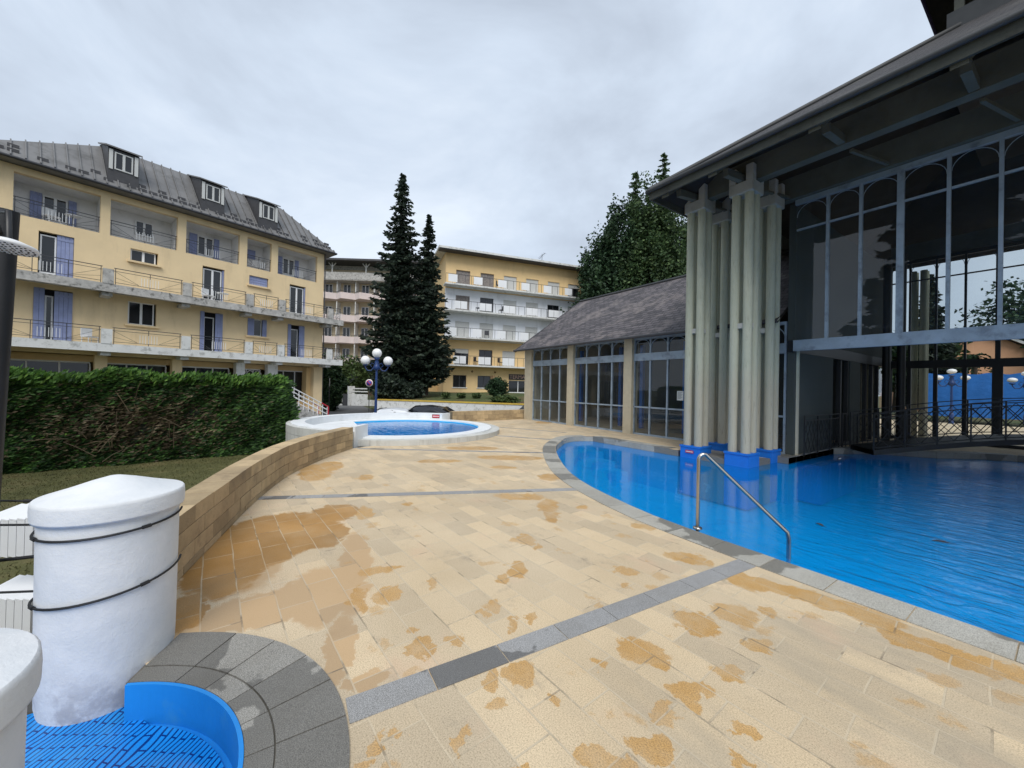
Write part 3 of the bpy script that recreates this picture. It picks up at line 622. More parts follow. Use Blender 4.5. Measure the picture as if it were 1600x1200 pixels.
for i,(px,py,lab) in enumerate(((1280,819,'dark leaf floating on the pool beyond the handrail'),(1470,846,'dark leaf floating on the rippled water at right'))):
    p=GW(px,py,-.14); m=MB(); vs=[];N=10
    for k in range(N): a=2*math.pi*k/N; vs.append((.075*math.cos(a),.022*math.sin(a),.012*math.sin(a)**2+.006*math.cos(a)))
    vs.append((0,0,.012)); m.add(vs,[(k,(k+1)%N,N) for k in range(N)]); m.add([(x,y,z-.004) for x,y,z in vs[:N]],[tuple(range(N))])
    m.tube([(.07,0,.004),(.12,.01,.01)],.002,5)
    q=m.build('leaf','leaf_debris',label=lab,category='leaf',group='leaves on the water'); q.location=(*p,-.143); q.rotation_euler=(0,0,R(-40+50*i))
# ---------------------------------------------------------------- bath hall
hall=thing('bath_hall','tall glazed bath hall with clustered concrete columns and dark slate roof','building',(0,0,0))
B0=11.3; BF=19.6; AL=-4.02; AR=9.0
CL=[(-4.46,9.66,'A'),(-5.60,9.66,'A'),(-4.46,10.82,'B'),(-5.60,10.82,'B')]
for i,(a,b,_) in enumerate(CL):
    m=MB(); m.cbox(a-.27,a+.27,b-.27,b+.27,-1.1,.12,.008); m.cbox(a-.285,a+.285,b-.285,b+.285,.12,.17,.006); m.build('pedestal','pedestal_blue',hall)
    for dx in (-.145,.145):
        for dy in (-.145,.145):
            m=MB(); m.tube([(a+dx,b+dy,.17),(a+dx,b+dy,6.24)],.098,20); m.build('column','green_concrete',hall)
    m=MB(); 
    for dy in (-.145,.145): m.box(a-.06,a+.06,b+dy-.04,b+dy+.04,3.08,3.20)
    for dx in (-.145,.145): m.box(a+dx-.04,a+dx+.04,b-.06,b+.06,3.08,3.20)
    m.build('tie','pillar_cap_concrete',hall)
    m=MB(); m.cbox(a-.27,a+.27,b-.27,b+.27,6.24,6.50,.012)
    for dx in (-1,1):
        for dy in (-1,1): m.cbox(a+dx*.27-(.16 if dx>0 else 0),a+dx*.27+(0 if dx>0 else .16),b+dy*.27-(.16 if dy>0 else 0),b+dy*.27+(0 if dy>0 else .16),6.49,6.86,.01)
    m.build('capital','pillar_cap_concrete',hall)
m=MB(); m.box(-5.32,-4.74,9.40,11.08,-1.1,-.02); m.box(-5.85,-4.2,9.95,10.53,-1.1,-.025); m.build('plinth','granite_kerb',hall)
# more column clusters far side and inside
for (a,b) in ((-4.8,21.0),(-3.4,21.0)):
    m=MB()
    for dx in (-.14,.14):
        for dy in (-.14,.14): m.tube([(a+dx,b+dy,0),(a+dx,b+dy,6.3)],.1,14)
    m.build('column','green_concrete',hall)
for (a,b,r) in ((-4.08,11.55,.10),(-3.72,18.2,.11),(-3.3,17.9,.11),(-4.25,17.2,.09)):
    m=MB(); m.tube([(a,b,-1.0 if b<12 else 0),(a,b,2.7 if b<12 else 6.3)],r,16); m.build('column','green_concrete' if b<12 else 'dark_frame',hall)
# steel beams, posts and panes
def glazed(y,x0,x1,zs0,zs1,posts,major,mat,glass,parent,arches=False,trans=(5.68,),low=None,dy=1):
    m=MB(); m.box(x0,x1,y-.05,y+.05,zs0,zs0+.27); m.box(x0,x1,y-.05,y+.05,zs1,zs1+.12)
    for p in posts:
        w=.055 if p in major else .028; m.box(p-w,p+w,y-.045,y+.045,zs0+.27,zs1)
    for z in trans:
        ps=sorted([x0,*posts,x1]); 
        for a,b in zip(ps,ps[1:]):
            m.box(a+.03,b-.03,y-.03,y+.03,z-.02,z+.02)
    m.build('glazing_frame',mat,parent)
    m=MB(); m.add([(x0,y,zs0+.27),(x1,y,zs0+.27),(x1,y,zs1),(x0,y,zs1)],[(0,1,2,3)]); m.build('pane',glass,parent)
    if arches:
        m=MB(); ps=sorted([x0,*posts,x1])
        for a,b in zip(ps,ps[1:]):
            r=(b-a)/2-.03; cx=(a+b)/2; zz=zs1-r-.02
            m.tube([(cx-r*math.cos(R(k*15)),y,zz+r*math.sin(R(k*15))) for k in range(13)],.007,5,cap=False)
        m.build('arch_tracery',mat,parent)
posts=[-3.36,-2.76,-2.12,-1.44,-.80,-.14,.5,1.15,1.8,2.45,3.1,3.75,4.4,5.05]; maj=[-2.12,.5,3.1]
glazed(B0,AL,AR,2.64,6.32,posts,maj,'steel_blue','hall_glass',hall,True)
fp=[-3.9,-3.4,-2.76,-2.1,-1.42,-.75,-.1,.55,1.2,1.85,2.5,3.15,3.8,4.45]; fm=[-1.42,1.2,3.8]
glazed(BF,AL,AR,2.55,6.32,fp,fm,'dark_frame','far_glass',hall,True)
m=MB()
for p in fp: w=.11 if p in fm else .05; m.box(p-w,p+w,BF-.05,BF+.05,0,2.55)
m.box(AL,AR,BF-.04,BF+.04,0,.1); m.build('glazing_frame','dark_frame',hall)
m=MB(); m.add([(AL,BF,.1),(AR,BF,.1),(AR,BF,2.55),(AL,BF,2.55)],[(0,1,2,3)]); m.build('pane','far_glass',hall)
# end wall toward the wing
m=MB(); m.box(AL-.16,AL,B0+.06,14.1,-1.1,2.62); m.box(AL-.16,AL,B0+.06,BF+.4,2.93,6.4); m.box(AL-.16,AL,15.6,16.6,0,2.62); m.build('end_wall','grey_wall',hall)
m=MB(); m.box(AL-.1,AL,14.1,15.6,0,.1); 
for b in (14.15,14.9,15.55,16.7,17.4,18.1,18.8): m.box(AL-.13,AL-.03,b-.05,b+.05,0,2.62)
m.box(AL-.16,AL,B0+.06,BF+.4,2.625,2.925); m.build('end_frame','dark_frame',hall)
m=MB(); m.add([(AL-.08,16.6,0),(AL-.08,BF,0),(AL-.08,BF,2.62),(AL-.08,16.6,2.62)],[(0,1,2,3)]); m.build('pane','far_glass',hall)
m=MB(); m.box(AR,AR+.2,B0,BF,-1,6.5); m.box(4.45,AR,B0-.02,B0+.02,-1,-.9); m.build('end_wall','grey_wall',hall)
# roof
EZ,EB,EA=6.53,8.08,-6.0; RB=15.4; SL=.69; RZ=EZ+(RB-EB)*SL; run=RB-EB
def hiproof(m,EA,EB,EZ,RB,RZ,run,AE,FB,t=.06):
    v=[(EA,EB,EZ),(AE,EB,EZ),(AE,RB,RZ),(EA+run,RB,RZ),(EA,FB,EZ),(AE,FB,EZ)]
    m.add(v,[(0,1,2,3)]); m.add(v,[(0,3,4)]); m.add(v,[(4,3,2,5)])
m=MB(); hiproof(m,EA,EB,EZ,RB,RZ,run,12,20.9); m.build('roof','slate_mossy',hall)
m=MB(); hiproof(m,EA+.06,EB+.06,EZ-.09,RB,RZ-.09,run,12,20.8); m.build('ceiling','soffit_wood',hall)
m=MB(); m.tube([(EA-.04,EB-.05,EZ-.03),(12,EB-.05,EZ-.03)],.05,10); m.tube([(EA-.04,EB-.05,EZ-.03),(EA-.04,20.9,EZ-.03)],.05,10); m.build('gutter','zinc_gutter',hall)
m=MB(); m.box(EA,12,EB,EB+.05,EZ-.24,EZ-.02); m.box(EA,EA+.05,EB+.06,20.9,EZ-.24,EZ-.02); m.build('fascia','fascia_board',hall)
m=MB(); m.tube([(EA+run,RB,RZ+.03),(12,RB,RZ+.03)],.09,8); m.tube([(EA,EB,EZ+.03),(EA+run,RB,RZ+.03)],.06,8); m.build('ridge_cap','zinc_gutter',hall)
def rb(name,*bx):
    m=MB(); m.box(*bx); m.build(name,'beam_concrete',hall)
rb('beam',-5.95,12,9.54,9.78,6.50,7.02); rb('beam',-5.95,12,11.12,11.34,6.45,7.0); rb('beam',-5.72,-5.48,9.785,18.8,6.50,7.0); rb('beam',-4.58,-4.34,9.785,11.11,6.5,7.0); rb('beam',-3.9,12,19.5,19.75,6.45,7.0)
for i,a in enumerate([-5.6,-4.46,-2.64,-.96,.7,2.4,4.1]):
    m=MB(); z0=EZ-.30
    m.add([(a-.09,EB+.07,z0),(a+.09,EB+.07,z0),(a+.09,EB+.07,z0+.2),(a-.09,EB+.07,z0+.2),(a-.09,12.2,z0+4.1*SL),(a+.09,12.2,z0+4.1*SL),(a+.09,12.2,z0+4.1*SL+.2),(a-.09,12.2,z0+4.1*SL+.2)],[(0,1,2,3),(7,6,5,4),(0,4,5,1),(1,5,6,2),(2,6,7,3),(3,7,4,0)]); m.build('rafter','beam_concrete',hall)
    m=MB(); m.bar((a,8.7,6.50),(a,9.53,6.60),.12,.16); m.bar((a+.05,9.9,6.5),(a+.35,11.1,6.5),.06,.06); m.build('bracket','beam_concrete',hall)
# roof lantern
la,lb=1.15,13.6
lz=9.1
ln=[(-.1,13.4)]
m=MB(); x0,y0=-1.67,12.55; m.box(x0,12,y0,2*RB-y0,8.6,10.02); m.build('lantern_base','zinc_gutter',hall)
m=MB()
for a in (x0+.1,x0+1.6,x0+3.2,x0+4.8): m.box(a,a+.14,y0+.05,y0+.2,10.02,11.5)
m.box(x0+.1,x0+.24,y0+2,y0+2.14,10.02,11.5); m.box(x0,12,y0+.3,y0+.34,11.0,11.1); m.build('lantern_post','beam_concrete',hall)
m=MB(); e0=.5
hiproof(m,x0-e0,y0-e0,11.35,RB,13.6,RB-y0+e0,12,2*RB-y0+e0); m.build('lantern_roof','soffit_wood',hall)
m=MB(); m.box(x0-e0,12,y0-e0-.03,y0-e0,11.2,11.37); m.box(x0-e0-.03,x0-e0,y0-e0,2*RB-y0+e0,11.2,11.37); m.build('lantern_fascia','purple_trim',hall)
# ledge inside
m=MB(); m.box(-3.95,-3.45,11.4,14.0,-1.1,-.17); m.build('ledge','pedestal_blue',hall)
# lattice railings inside
def lattice(m,P,H,n=3,top=True):
    for (p,q) in zip(P,P[1:]):
        p=Vector(p); q=Vector(q); up=Vector((0,0,1))
        for h in (.06,H-.12,H): m.bar(p+up*h,q+up*h,.022,.022)
        m.bar(p,p+up*H,.03,.03)
        for k in range(n):
            a=p.lerp(q,k/n); b=p.lerp(q,(k+1)/n); c=p.lerp(q,(k+.5)/n)
            m.bar(a+up*.06,b+up*(H-.12),.014,.014); m.bar(a+up*(H-.12),b+up*.06,.014,.014)
            m.bar(a+up*(H*.45),c+up*(H-.12),.012,.012); m.bar(c+up*(H-.12),b+up*(H*.45),.012,.012); m.bar(a+up*(H*.45),c+up*.06,.012,.012); m.bar(c+up*.06,b+up*(H*.45),.012,.012)
    m.bar(P[-1],Vector(P[-1])+Vector((0,0,H)),.03,.03)
rl=thing('railing','dark lattice railing on the ledge along the inside of the end wall','railing',(0,0,0))
m=MB(); lattice(m,[(-3.9,11.7,0),(-3.9,12.6,0),(-3.9,13.5,0),(-3.95,14.4,0)],1.0,2); m.build('lattice','dark_frame',rl)
rl=thing('railing','dark upright bar railing at the foot of the indoor bridge','railing',(0,0,0)); m=MB()
P=[(-3.9,14.5,0),(-3.75,15.3,0),(-3.4,15.9,0),(-3.0,16.3,0)]
for p,q in zip(P,P[1:]):
    p=Vector(p);q=Vector(q);u=Vector((0,0,1))
    for h in (.08,1.0): m.bar(p+u*h,q+u*h,.025)
    for k in range(4): s_=p.lerp(q,k/4); m.bar(s_,s_+u,.016 if k else .035)
m.build('bars','dark_frame',rl)
# bridge
bgo=thing('footbridge','arched dark footbridge with lattice railings crossing the indoor pool','bridge',(0,0,0))
b0=Vector((-3.0,13.6,0)); b1=Vector((3.6,19.0,0)); bd=(b1-b0); BL=bd.length; bd.normalize(); bn=Vector((-bd.y,bd.x,0)); NB=13
def bz(u): return .12+.52*math.sin(math.pi*min(1,max(0,u)))
m=MB(); vs=[]; fs=[]
for i in range(NB+1):
    u=i/NB; c=b0+bd*BL*u; z=bz(u); vs+=[c+Vector((0,0,z-.13)),c+bn*1.1+Vector((0,0,z-.13)),c+bn*1.1+Vector((0,0,z)),c+Vector((0,0,z))]
for i in range(NB): b=i*4; fs+=[(b+k,b+(k+1)%4,b+4+(k+1)%4,b+4+k) for k in range(4)]
m.add(vs,fs); m.build('deck','dark_frame',bgo)
for s_ in (0,1.1):
    m=MB(); lattice(m,[tuple(b0+bd*BL*i/NB*1.0+bn*s_+Vector((0,0,bz(i/NB)))) for i in range(0,NB+1)],.95,1); m.build('railing','dark_frame',bgo)
m=MB(); m.box(-1.9,-1.86,15.0,15.04,-.3,2.64)
# signs on pedestals
for (x,y,z,lab,rz) in ((-5.6,9.375,.02,'oval red plate with white lettering on the leftmost blue pedestal',0),(-3.44,12.6,-.08,'small dark plate with white lettering inside the hall, above the water',R(90))):
    sg=thing('sign',lab,'sign',(x+.0,y,z),rz); plate(sg,.22,.07,'red_paint' if y<10 else 'black_metal',6)
# ---------------------------------------------------------------- glazed wing
ax=thing('glazed_wing','low glazed wing with weathered slate roof between beige piers','building',(0,0,0))
pil=[(-15.38,-14.86),(-12.3,-11.95),(-9.28,-8.92),(-6.25,-5.9)]
for a,b in pil:
    m=MB(); m.box(a,b,B0-.10,B0+.25,-.3,3.42); m.build('pier','annex_pillar',ax)
def bay(x0,x1,n):
    m=MB(); ps=[x0+(x1-x0)*k/n for k in range(n+1)]
    m.box(x0,x1,B0+.02,B0+.10,0,.06); m.box(x0,x1,B0+.02,B0+.10,.95,1.0); m.box(x0,x1,B0-.0,B0+.12,2.60,2.86); m.box(x0,x1,B0+.02,B0+.10,3.34,3.42)
    for i,p in enumerate(ps):
        w=.028 if 0<i<n else .02; pp=min(max(p,x0+w),x1-w)
        for za,zb in ((.06,.95),(1.0,2.6),(2.86,3.34)): m.box(pp-w,pp+w,B0+.025,B0+.095,za,zb)
    f=m.build('window',"steel_blue",ax)
    m=MB()
    for a,b in zip(ps,ps[1:]):
        r=(b-a)/2-.035; cx=(a+b)/2; zz=3.34-r*.85
        m.tube([(cx-r*math.cos(R(k*15)),B0+.05,zz+r*.85*math.sin(R(k*15))) for k in range(13)],.012,5,cap=False)
    m.build('arch_tracery','steel_blue',f)
    m=MB(); m.add([(x0,B0+.06,0),(x1,B0+.06,0),(x1,B0+.06,3.4),(x0,B0+.06,3.4)],[(0,1,2,3)]); m.build('pane','annex_glass',f)
for (a,b),(c,d) in zip(pil,pil[1:]): bay(b,c,4)
bay(-5.9,-4.2,2)
m=MB(); m.box(-15.38,-15.13,B0+.25,19.0,-.3,3.42); m.box(-15.38,-4.2,19.0,19.25,-.3,3.42); 
m.add([(-15.13,B0+.25,3.42),(-15.13,19,3.42),(-15.13,15.15,6.2)],[(0,1,2)]); m.build('wall','annex_pillar',ax)
# blue posts and benches seen inside
for a in (-13.6,-11.2,-10.1,-8.2,-7.4,-6.6):
    m=MB(); m.box(a,a+.14,13.2,13.34,0,3.4); m.build('inner_post','pedestal_blue',ax)
m=MB(); m.box(-15.0,-4.2,16.5,16.6,0,3.4); m.build('inner_wall','grey_wall',ax)
m=MB(); ez,eb,rbb,rz_=3.40,10.80,15.15,6.42
m.add([(-15.66,eb,ez),(-4.2,eb,ez),(-4.2,rbb,rz_),(-15.66,rbb,rz_),(-15.66,19.5,ez),(-4.2,19.5,ez)],[(0,1,2,3),(3,2,5,4)])
m.build('roof','slate',ax)
m=MB(); m.add([(-15.64,eb+.02,ez-.07),(-4.2,eb+.02,ez-.07),(-4.2,rbb,rz_-.07),(-15.64,rbb,rz_-.07),(-15.64,19.5,ez-.07),(-4.2,19.5,ez-.07)],[(0,1,2,3),(3,2,5,4)]); m.build('ceiling','soffit_wood',ax)
m=MB(); m.tube([(-15.7,eb-.05,ez-.03),(-4.2,eb-.05,ez-.03)],.05,10); m.bar((-15.68,eb,ez-.05),(-15.68,rbb,rz_-.05),.04,.12); m.build('gutter','slate_dark',ax)
m=MB(); m.tube([(-15.66,rbb,rz_+.02),(-4.2,rbb,rz_+.02)],.07,8); m.build('ridge_cap','zinc_gutter',ax)
nt=thing('notice','sheet of paper taped inside the glass of the wing beside the columns','notice',(-7.12,B0+.04,1.42)); 
m=MB(); m.box(-.11,.11,-.002,.0,-.15,.15); m.build('sheet','paper',nt)
m=MB()
for k in range(9): m.box(-.085,.085-.03*(k%3),-.0035,-.0022,.11-k*.026,.118-k*.026)
m.build('printed_lines','black_metal',nt)
# ---------------------------------------------------------------- hotel at left
HT=thing('hotel','yellow rendered hotel with balconies, lilac shutters and a grey metal roof','building',(-31.64,4.33,0),math.atan2(.9447,-.3278))
XL=-15.2
ops=[] # openings in the front wall
log=[(-14.15,-11.45),(-11.1,-8.43),(-8.05,-5.40),(-4.98,-3.56),(-3.16,-.50)]
for a,b in log: ops.append((a,b,8.95,10.85))
mid=[(-13.4,-12.3,6.05,8.42,'dr'),(-10.33,-9.23,7.88,8.52,'w'),(-7.25,-6.16,6.05,8.42,'d'),(-4.83,-3.72,7.84,8.45,'s'),(-2.37,-1.28,6.05,8.42,'d')]
low=[(-13.5,-12.3,3.0,5.75,'ds'),(-10.37,-9.24,4.5,5.72,'w'),(-7.31,-6.2,3.0,5.7,'ds2'),(-4.86,-3.76,4.55,5.66,'ws'),(-2.43,-1.32,3.0,5.62,'ds2')]
for a,b,c,d,_ in mid+low: ops.append((a,b,c,d))
m=MB(); holes(m,XL,0,2.75,11.15,0,.28,ops); m.box(-.28,0,.285,9,-1.1,11.15); m.box(XL,XL+.28,.285,9,-1.1,11.15); m.box(XL,0,8.7,9,-1.1,11.15)
m.box(XL,0,.285,8.7,11.0,11.14); m.build('wall','yellow_render',HT)
# ground floor: piers, lintel, recessed glazing
gp=[(-15.2,-14.7),(-11.52,-11.08),(-8.53,-8.1),(-5.45,-4.98),(-3.65,-3.05),(-.62,0)]
for i,(a,b) in enumerate(gp):
    m=MB(); m.box(a,b,-.12,.4,-1.1,2.74); m.build('pier','white_concrete' if i in (3,4) else 'yellow_render',HT)
m=MB(); m.box(XL,0,1.0,1.2,2.42,2.74); m.box(XL,-5.0,1.0,1.2,-1.1,0); m.box(-.9,0,.4,1.2,-1.1,2.7); m.box(-3.05,0,.9,1.2,-1.1,.2); m.build('shopfront_wall','orange_render',HT)
for (a,b),(c,d) in zip(gp,gp[1:]):
    m=MB(); m.box(b+.05,c-.05,1.02,1.08,2.34,2.42); 
    for k in range(4): x=b+.05+(c-b-.1)*k/3; m.box(x-.03,x+.03,1.02,1.08,0,2.34)
    w=m.build('window','white_paint',HT); m=MB(); m.box(b,c,1.1,1.14,0,2.41); m.build('pane','window_glass',w)
# arches of the doorway fanlight
m=MB()
for cx in (-4.75,-4.3,-3.85):
    m.tube([(cx-.2*math.cos(R(k*20)),1.0,2.05+.25*math.sin(R(k*20))) for k in range(10)],.03,6)
m.build('arch_tracery','white_paint',HT)
def casement(p,x0,x1,z0,z1,y,n=2,mat='white_paint',name='window',open_=False,rail=None):
    m=MB(); w=.055
    m.box(x0,x1,y,y+.06,z1-w,z1); m.box(x0,x1,y,y+.06,z0,z0+w); m.box(x0,x0+w,y,y+.06,z0+w,z1-w); m.box(x1-w,x1,y,y+.06,z0+w,z1-w)
    for k in range(1,n): x=x0+(x1-x0)*k/n; m.box(x-.05,x+.05,y,y+.06,z0+w,z1-w)
    if rail: m.box(x0+w,x1-w,y+.005,y+.05,z0+w,z0+rail)
    o=m.build(name,mat,p); m=MB(); m.box(x0+.01,x1-.01,y+.03,y+.045,z0+.01,z1-.01); m.build('pane','window_glass',o); return o
def shutter(p,x0,x1,z0,z1,y,lab=None):
    m=MB(); n=max(2,int((x1-x0)/.12)); 
    for k in range(n): a=x0+(x1-x0)*k/n; m.box(a+.004,a+(x1-x0)/n-.004,y-.035,y,z0,z1)
    for z in (z0+.2,z1-.25): m.box(x0+.01,x1-.01,y-.05,y-.036,z,z+.1)
    return m.build('shutter','lilac_shutter',p)
def curtain(p,x0,x1,z0,z1,y):
    m=MB(); n=10; vs=[]
    for k in range(n+1): x=x0+(x1-x0)*k/n; vs+=[(x,y+(.03 if k%2 else 0),z0),(x,y+(.03 if k%2 else 0),z1)]
    m.add(vs,[(2*k,2*k+2,2*k+3,2*k+1) for k in range(n)]); m.build('curtain','brown_curtain',p)
def sill(p,x0,x1,z,y=0): m=MB(); m.box(x0-.12,x1+.12,y-.14,y+.02,z-.10,z-.003); m.build('sill','yellow_render',p)
for a,b,c,d,k in mid+low:
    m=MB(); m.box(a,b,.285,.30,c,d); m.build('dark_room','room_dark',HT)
    if k=='dr': casement(HT,a+.05,a+.55,c,d-.12,.12,1,rail=.5); shutter(HT,a+.56,b-.01,c,d-.02,.1)
    elif k=='d': casement(HT,a+.06,b-.12,c,d-.12,.12,2,rail=.45); shutter(HT,b-.1,b-.01,c,d-.05,.1)
    elif k=='ds': shutter(HT,a,a+.33,c,d,-.02); shutter(HT,a+.62,b,c,d-.06,-.02); casement(HT,a+.34,a+.6,c,d-.3,.12,1); curtain(HT,a+.4,a+.55,c,d-.35,.15)
    elif k=='ds2': shutter(HT,a,a+.2,c,d,-.02); shutter(HT,b-.38,b,c,d-.04,-.02); casement(HT,a+.2,b-.4,c,d-.3,.12,1)
    elif k=='w': casement(HT,a+.02,b-.08,c,d,.14,2); sill(HT,a,b,c)
    elif k=='s': shutter(HT,a+.02,b-.03,c,d,.12); sill(HT,a,b,c)
    elif k=='ws': shutter(HT,a,a+.36,c,d,-.01); shutter(HT,b-.26,b,c,d,-.01); casement(HT,a+.36,b-.26,c,d,.12,1); sill(HT,a,b,c)
for i,(a,b) in enumerate(log):
    m=MB(); y1=1.5; m.add([(a,.28,8.95),(b,.28,8.95),(b,y1,8.95),(a,y1,8.95),(a,.28,10.85),(b,.28,10.85),(b,y1,10.85),(a,y1,10.85)],[(0,1,2,3),(4,7,6,5),(3,2,6,7),(0,3,7,4),(1,5,6,2)]); m.build('loggia','loggia_wall',HT)
    c=(a+b)/2
    if i in (0,2,4):
        casement(HT,c-.45,c+.35,8.96,10.55,y1-.08,2,rail=.5); shutter(HT,c-.85,c-.47,8.96,10.6,y1-.05); shutter(HT,c+.38,c+.66,8.96,10.6,y1-.05)
    elif i==1: casement(HT,c-.2,c+.55,9.7,10.5,y1-.08,2)
    else: shutter(HT,c-.45,c+.25,9.9,10.5,y1-.05)
def railing(p,x0,x1,z,y,style=0,side=False):
    m=MB(); w=.02
    m.box(x0,x1,y-w,y+w,z+.80,z+.83); m.box(x0,x1,y-.012,y+.012,z+.66,z+.68); m.box(x0+.05,x1-.05,y-.012,y+.012,z+.10,z+.12)
    n=max(2,int((x1-x0)/.9))
    for k in range(n+1): x=x0+.05+(x1-x0-.1)*k/n; m.box(x-.012,x+.012,y-.012,y+.012,z,z+.8)
    m.bar((x0+.06,y,z+.64),(x0+.06+.32*(x1-x0),y,z+.14),.012); m.bar((x1-.06,y,z+.64),(x1-.06-.32*(x1-x0),y,z+.14),.012)
    m.bar((x0+.06,y,z+.34),(x0+.06+.32*(x1-x0),y,z+.14),.012); m.bar((x1-.06,y,z+.34),(x1-.06-.32*(x1-x0),y,z+.14),.012)
    m.cur=1; c=(x0+x1)/2
    for k in range(-3,4): m.box(c+k*.11-.009,c+k*.11+.009,y-.02,y+.0,z+.12,z+.55)
    m.build('railing',['dark_metal','white_paint'],p)
for a,b in log:
    railing(HT,a,b,8.95,.12)
# two balcony decks
for (z0,mat,xr) in ((5.98,'old_concrete',.95),(3.02,'white_concrete',.95)):
    m=MB(); m.box(XL-1,xr,-1.1,-.001,z0,z0+.16); m.box(XL-1,xr,-1.2,-1.06,z0-.12,z0+.28); m.box(xr-.12,xr,-1.05,.6,z0-.1,z0+.28); m.build('balcony',mat,HT)
    pp=[-14.9,-11.25,-8.2,-5.15,-3.3,-.05]
    for x in pp: m=MB(); m.box(x-.19,x+.19,-1.22,-1.02,z0+.281,z0+1.0); m.build('balcony_post',mat,HT)
    for x in pp: m=MB(); m.prism([(x-.18,-1.0),(x+.18,-1.0),(x+.18,-.001),(x-.18,-.001)],z0-.30,z0-.125); m.build('bracket','white_concrete' if z0<4 else 'old_concrete',HT)
    for p_,q_ in zip([XL-1]+pp,pp+[xr]): railing(HT,p_+.2,q_-.2,z0+.28,-1.12)
# garden chairs etc on balconies
def chair(x,z,lab,loc_y=-.6):
    o=thing('balcony_chair',lab,'chair',(0,0,0),0,'balcony chairs'); o.parent=None
    c_,s_=math.cos(HT.rotation_euler[2]),math.sin(HT.rotation_euler[2]); o.location=(-31.64+x*c_-loc_y*s_,4.33+x*s_+loc_y*c_,z); o.rotation_euler=(0,0,HT.rotation_euler[2]+.5)
    m=MB(); m.box(-.22,.22,-.22,.22,.40,.44); m.build('seat','white_paint',o); m=MB(); m.box(-.22,.22,.2,.24,.44,.85); m.build('backrest','white_paint',o)
    for dx in (-.2,.2):
        for dy in (-.2,.2): m=MB(); m.tube([(dx,dy,0),(dx*.95,dy*.95,.4)],.018,6); m.build('leg','white_paint',o)
def table(x,z,lab,y=-.6):
    o=thing('balcony_table',lab,'table',hp(x,y,z)[:],HT.rotation_euler[2],'balcony tables')
    m=MB(); m.tube([(0,0,.68),(0,0,.71)],.3,18); m.build('table_top','white_paint',o); m=MB(); m.tube([(0,0,0),(0,0,.68)],.03,8); m.build('leg','white_paint',o)
def hp(x,y,z): 
    c_,s_=math.cos(HT.rotation_euler[2]),math.sin(HT.rotation_euler[2]); return Vector((-31.64+x*c_-y*s_,4.33+x*s_+y*c_,z))
table(-6.4,6.14,'small white table on the upper balcony in front of the third door'); table(-12.3,8.96,'small white table in the leftmost top floor loggia',.7)
chair(-13.0,8.96,'white chair in the leftmost top floor loggia',.7); chair(-7.1,6.14,'white chair on the upper balcony in front of the third door'); chair(-2.9,6.14,'white chair on the upper balcony by the last door'); chair(-11.75,3.18,'white chair on the lower balcony under the first window')
# roof
m=MB(); e=.62; sb=2.8; ZE,ZR=11.3,14.35; XR=.6
o4=[(XL-e,-e),(XR,-e),(XR,9.6),(XL-e,9.6)]; i4=[(-11.0,sb-e),(XR-sb,sb-e),(XR-sb,9.6-sb),(-11.0,9.6-sb)]
v=[(x,y,ZE) for x,y in o4]+[(x,y,ZR) for x,y in i4]+[(x,y,ZE-.12) for x,y in o4]
m.add(v,[(0,1,5,4),(1,2,6,5),(2,3,7,6),(3,0,4,7),(4,5,6,7),(8,9,1,0),(9,10,2,1),(8,11,10,9),(11,8,0,3)])
# standing seams
x=XL+.1
def slope_pt(x,u): # u 0 at the eave, 1 at the ridge (front plane)
    xa=(XL-e)+(-11.0-(XL-e))*u; xb=XR+(XR-sb-XR)*u
    return xa,xb
x=XL-e+.3
while x<XR-.1:
    u=1.
    if x<-11.0: u=(x-(XL-e))/(-11.0-(XL-e))
    if x>XR-sb: u=(XR-x)/sb
    m.bar((x,-e,ZE+.03),(x,-e+sb*u,ZE+(ZR-ZE)*u+.03),.045,.10); x+=.42
m.build('roof','zinc',HT)
m=MB()
random.seed(5)
for r_,u in enumerate((.09,.19)):
    x=XL
    while x<.1:
        if random.random()<.8: m=MB(); m.box(x,x+.34,-e+sb*u-.03,-e+sb*u+.03,ZE+(ZR-ZE)*u-.02,ZE+(ZR-ZE)*u+.13); m.build('snow_guard','slate_dark',HT)
        x+=.42 if r_!=1 else .84
m=MB(); m.tube([(XL-e,-e-.05,ZE-.06),(XR,-e-.05,ZE-.06)],.07,8); m.tube([(.02,-.05,11.2),(.06,-.06,9.),(.06,-.06,-1)],.04,8); m.build('gutter','dark_metal',HT)
for x in (-10.7,-6.9,-3.9):
    dz0=12.3; y0=-e+sb*.14; m=MB(); w=.58
    yb=-e+sb*.98; zt=13.38
    m.add([(x-w,y0,dz0-.55),(x+w,y0,dz0-.55),(x+w,y0,zt),(x-w,y0,zt),(x-w,yb,ZR+.02),(x+w,yb,ZR+.02),(x-w,yb,ZR-.3),(x+w,yb,ZR-.3)],[(0,1,2,3),(0,3,4,6),(1,7,5,2)])
    dm=m.build('dormer','slate_dark',HT)
    m=MB(); m.add([(x-w-.1,y0-.15,zt-.02),(x+w+.1,y0-.15,zt-.02),(x+w+.1,yb+.2,ZR+.04),(x-w-.1,yb+.2,ZR+.04),(x-w-.1,y0-.15,zt+.05),(x+w+.1,y0-.15,zt+.05),(x+w+.1,yb+.2,ZR+.11),(x-w-.1,yb+.2,ZR+.11)],[(0,1,2,3),(4,5,6,7),(0,1,5,4),(1,2,6,5),(0,3,7,4)]); m.build('dormer_roof','zinc',dm)
    casement(dm,x-.34,x+.34,dz0+.02,zt-.17,y0-.04,2,'roller_shutter')
    m=MB(); m.box(x-.54,x-.40,y0-.05,y0-.001,dz0-.02,zt-.1); m.build('side_board','roller_shutter',dm); m=MB(); m.box(x+.40,x+.54,y0-.05,y0-.001,dz0-.02,zt-.1); m.build('side_board','roller_shutter',dm)
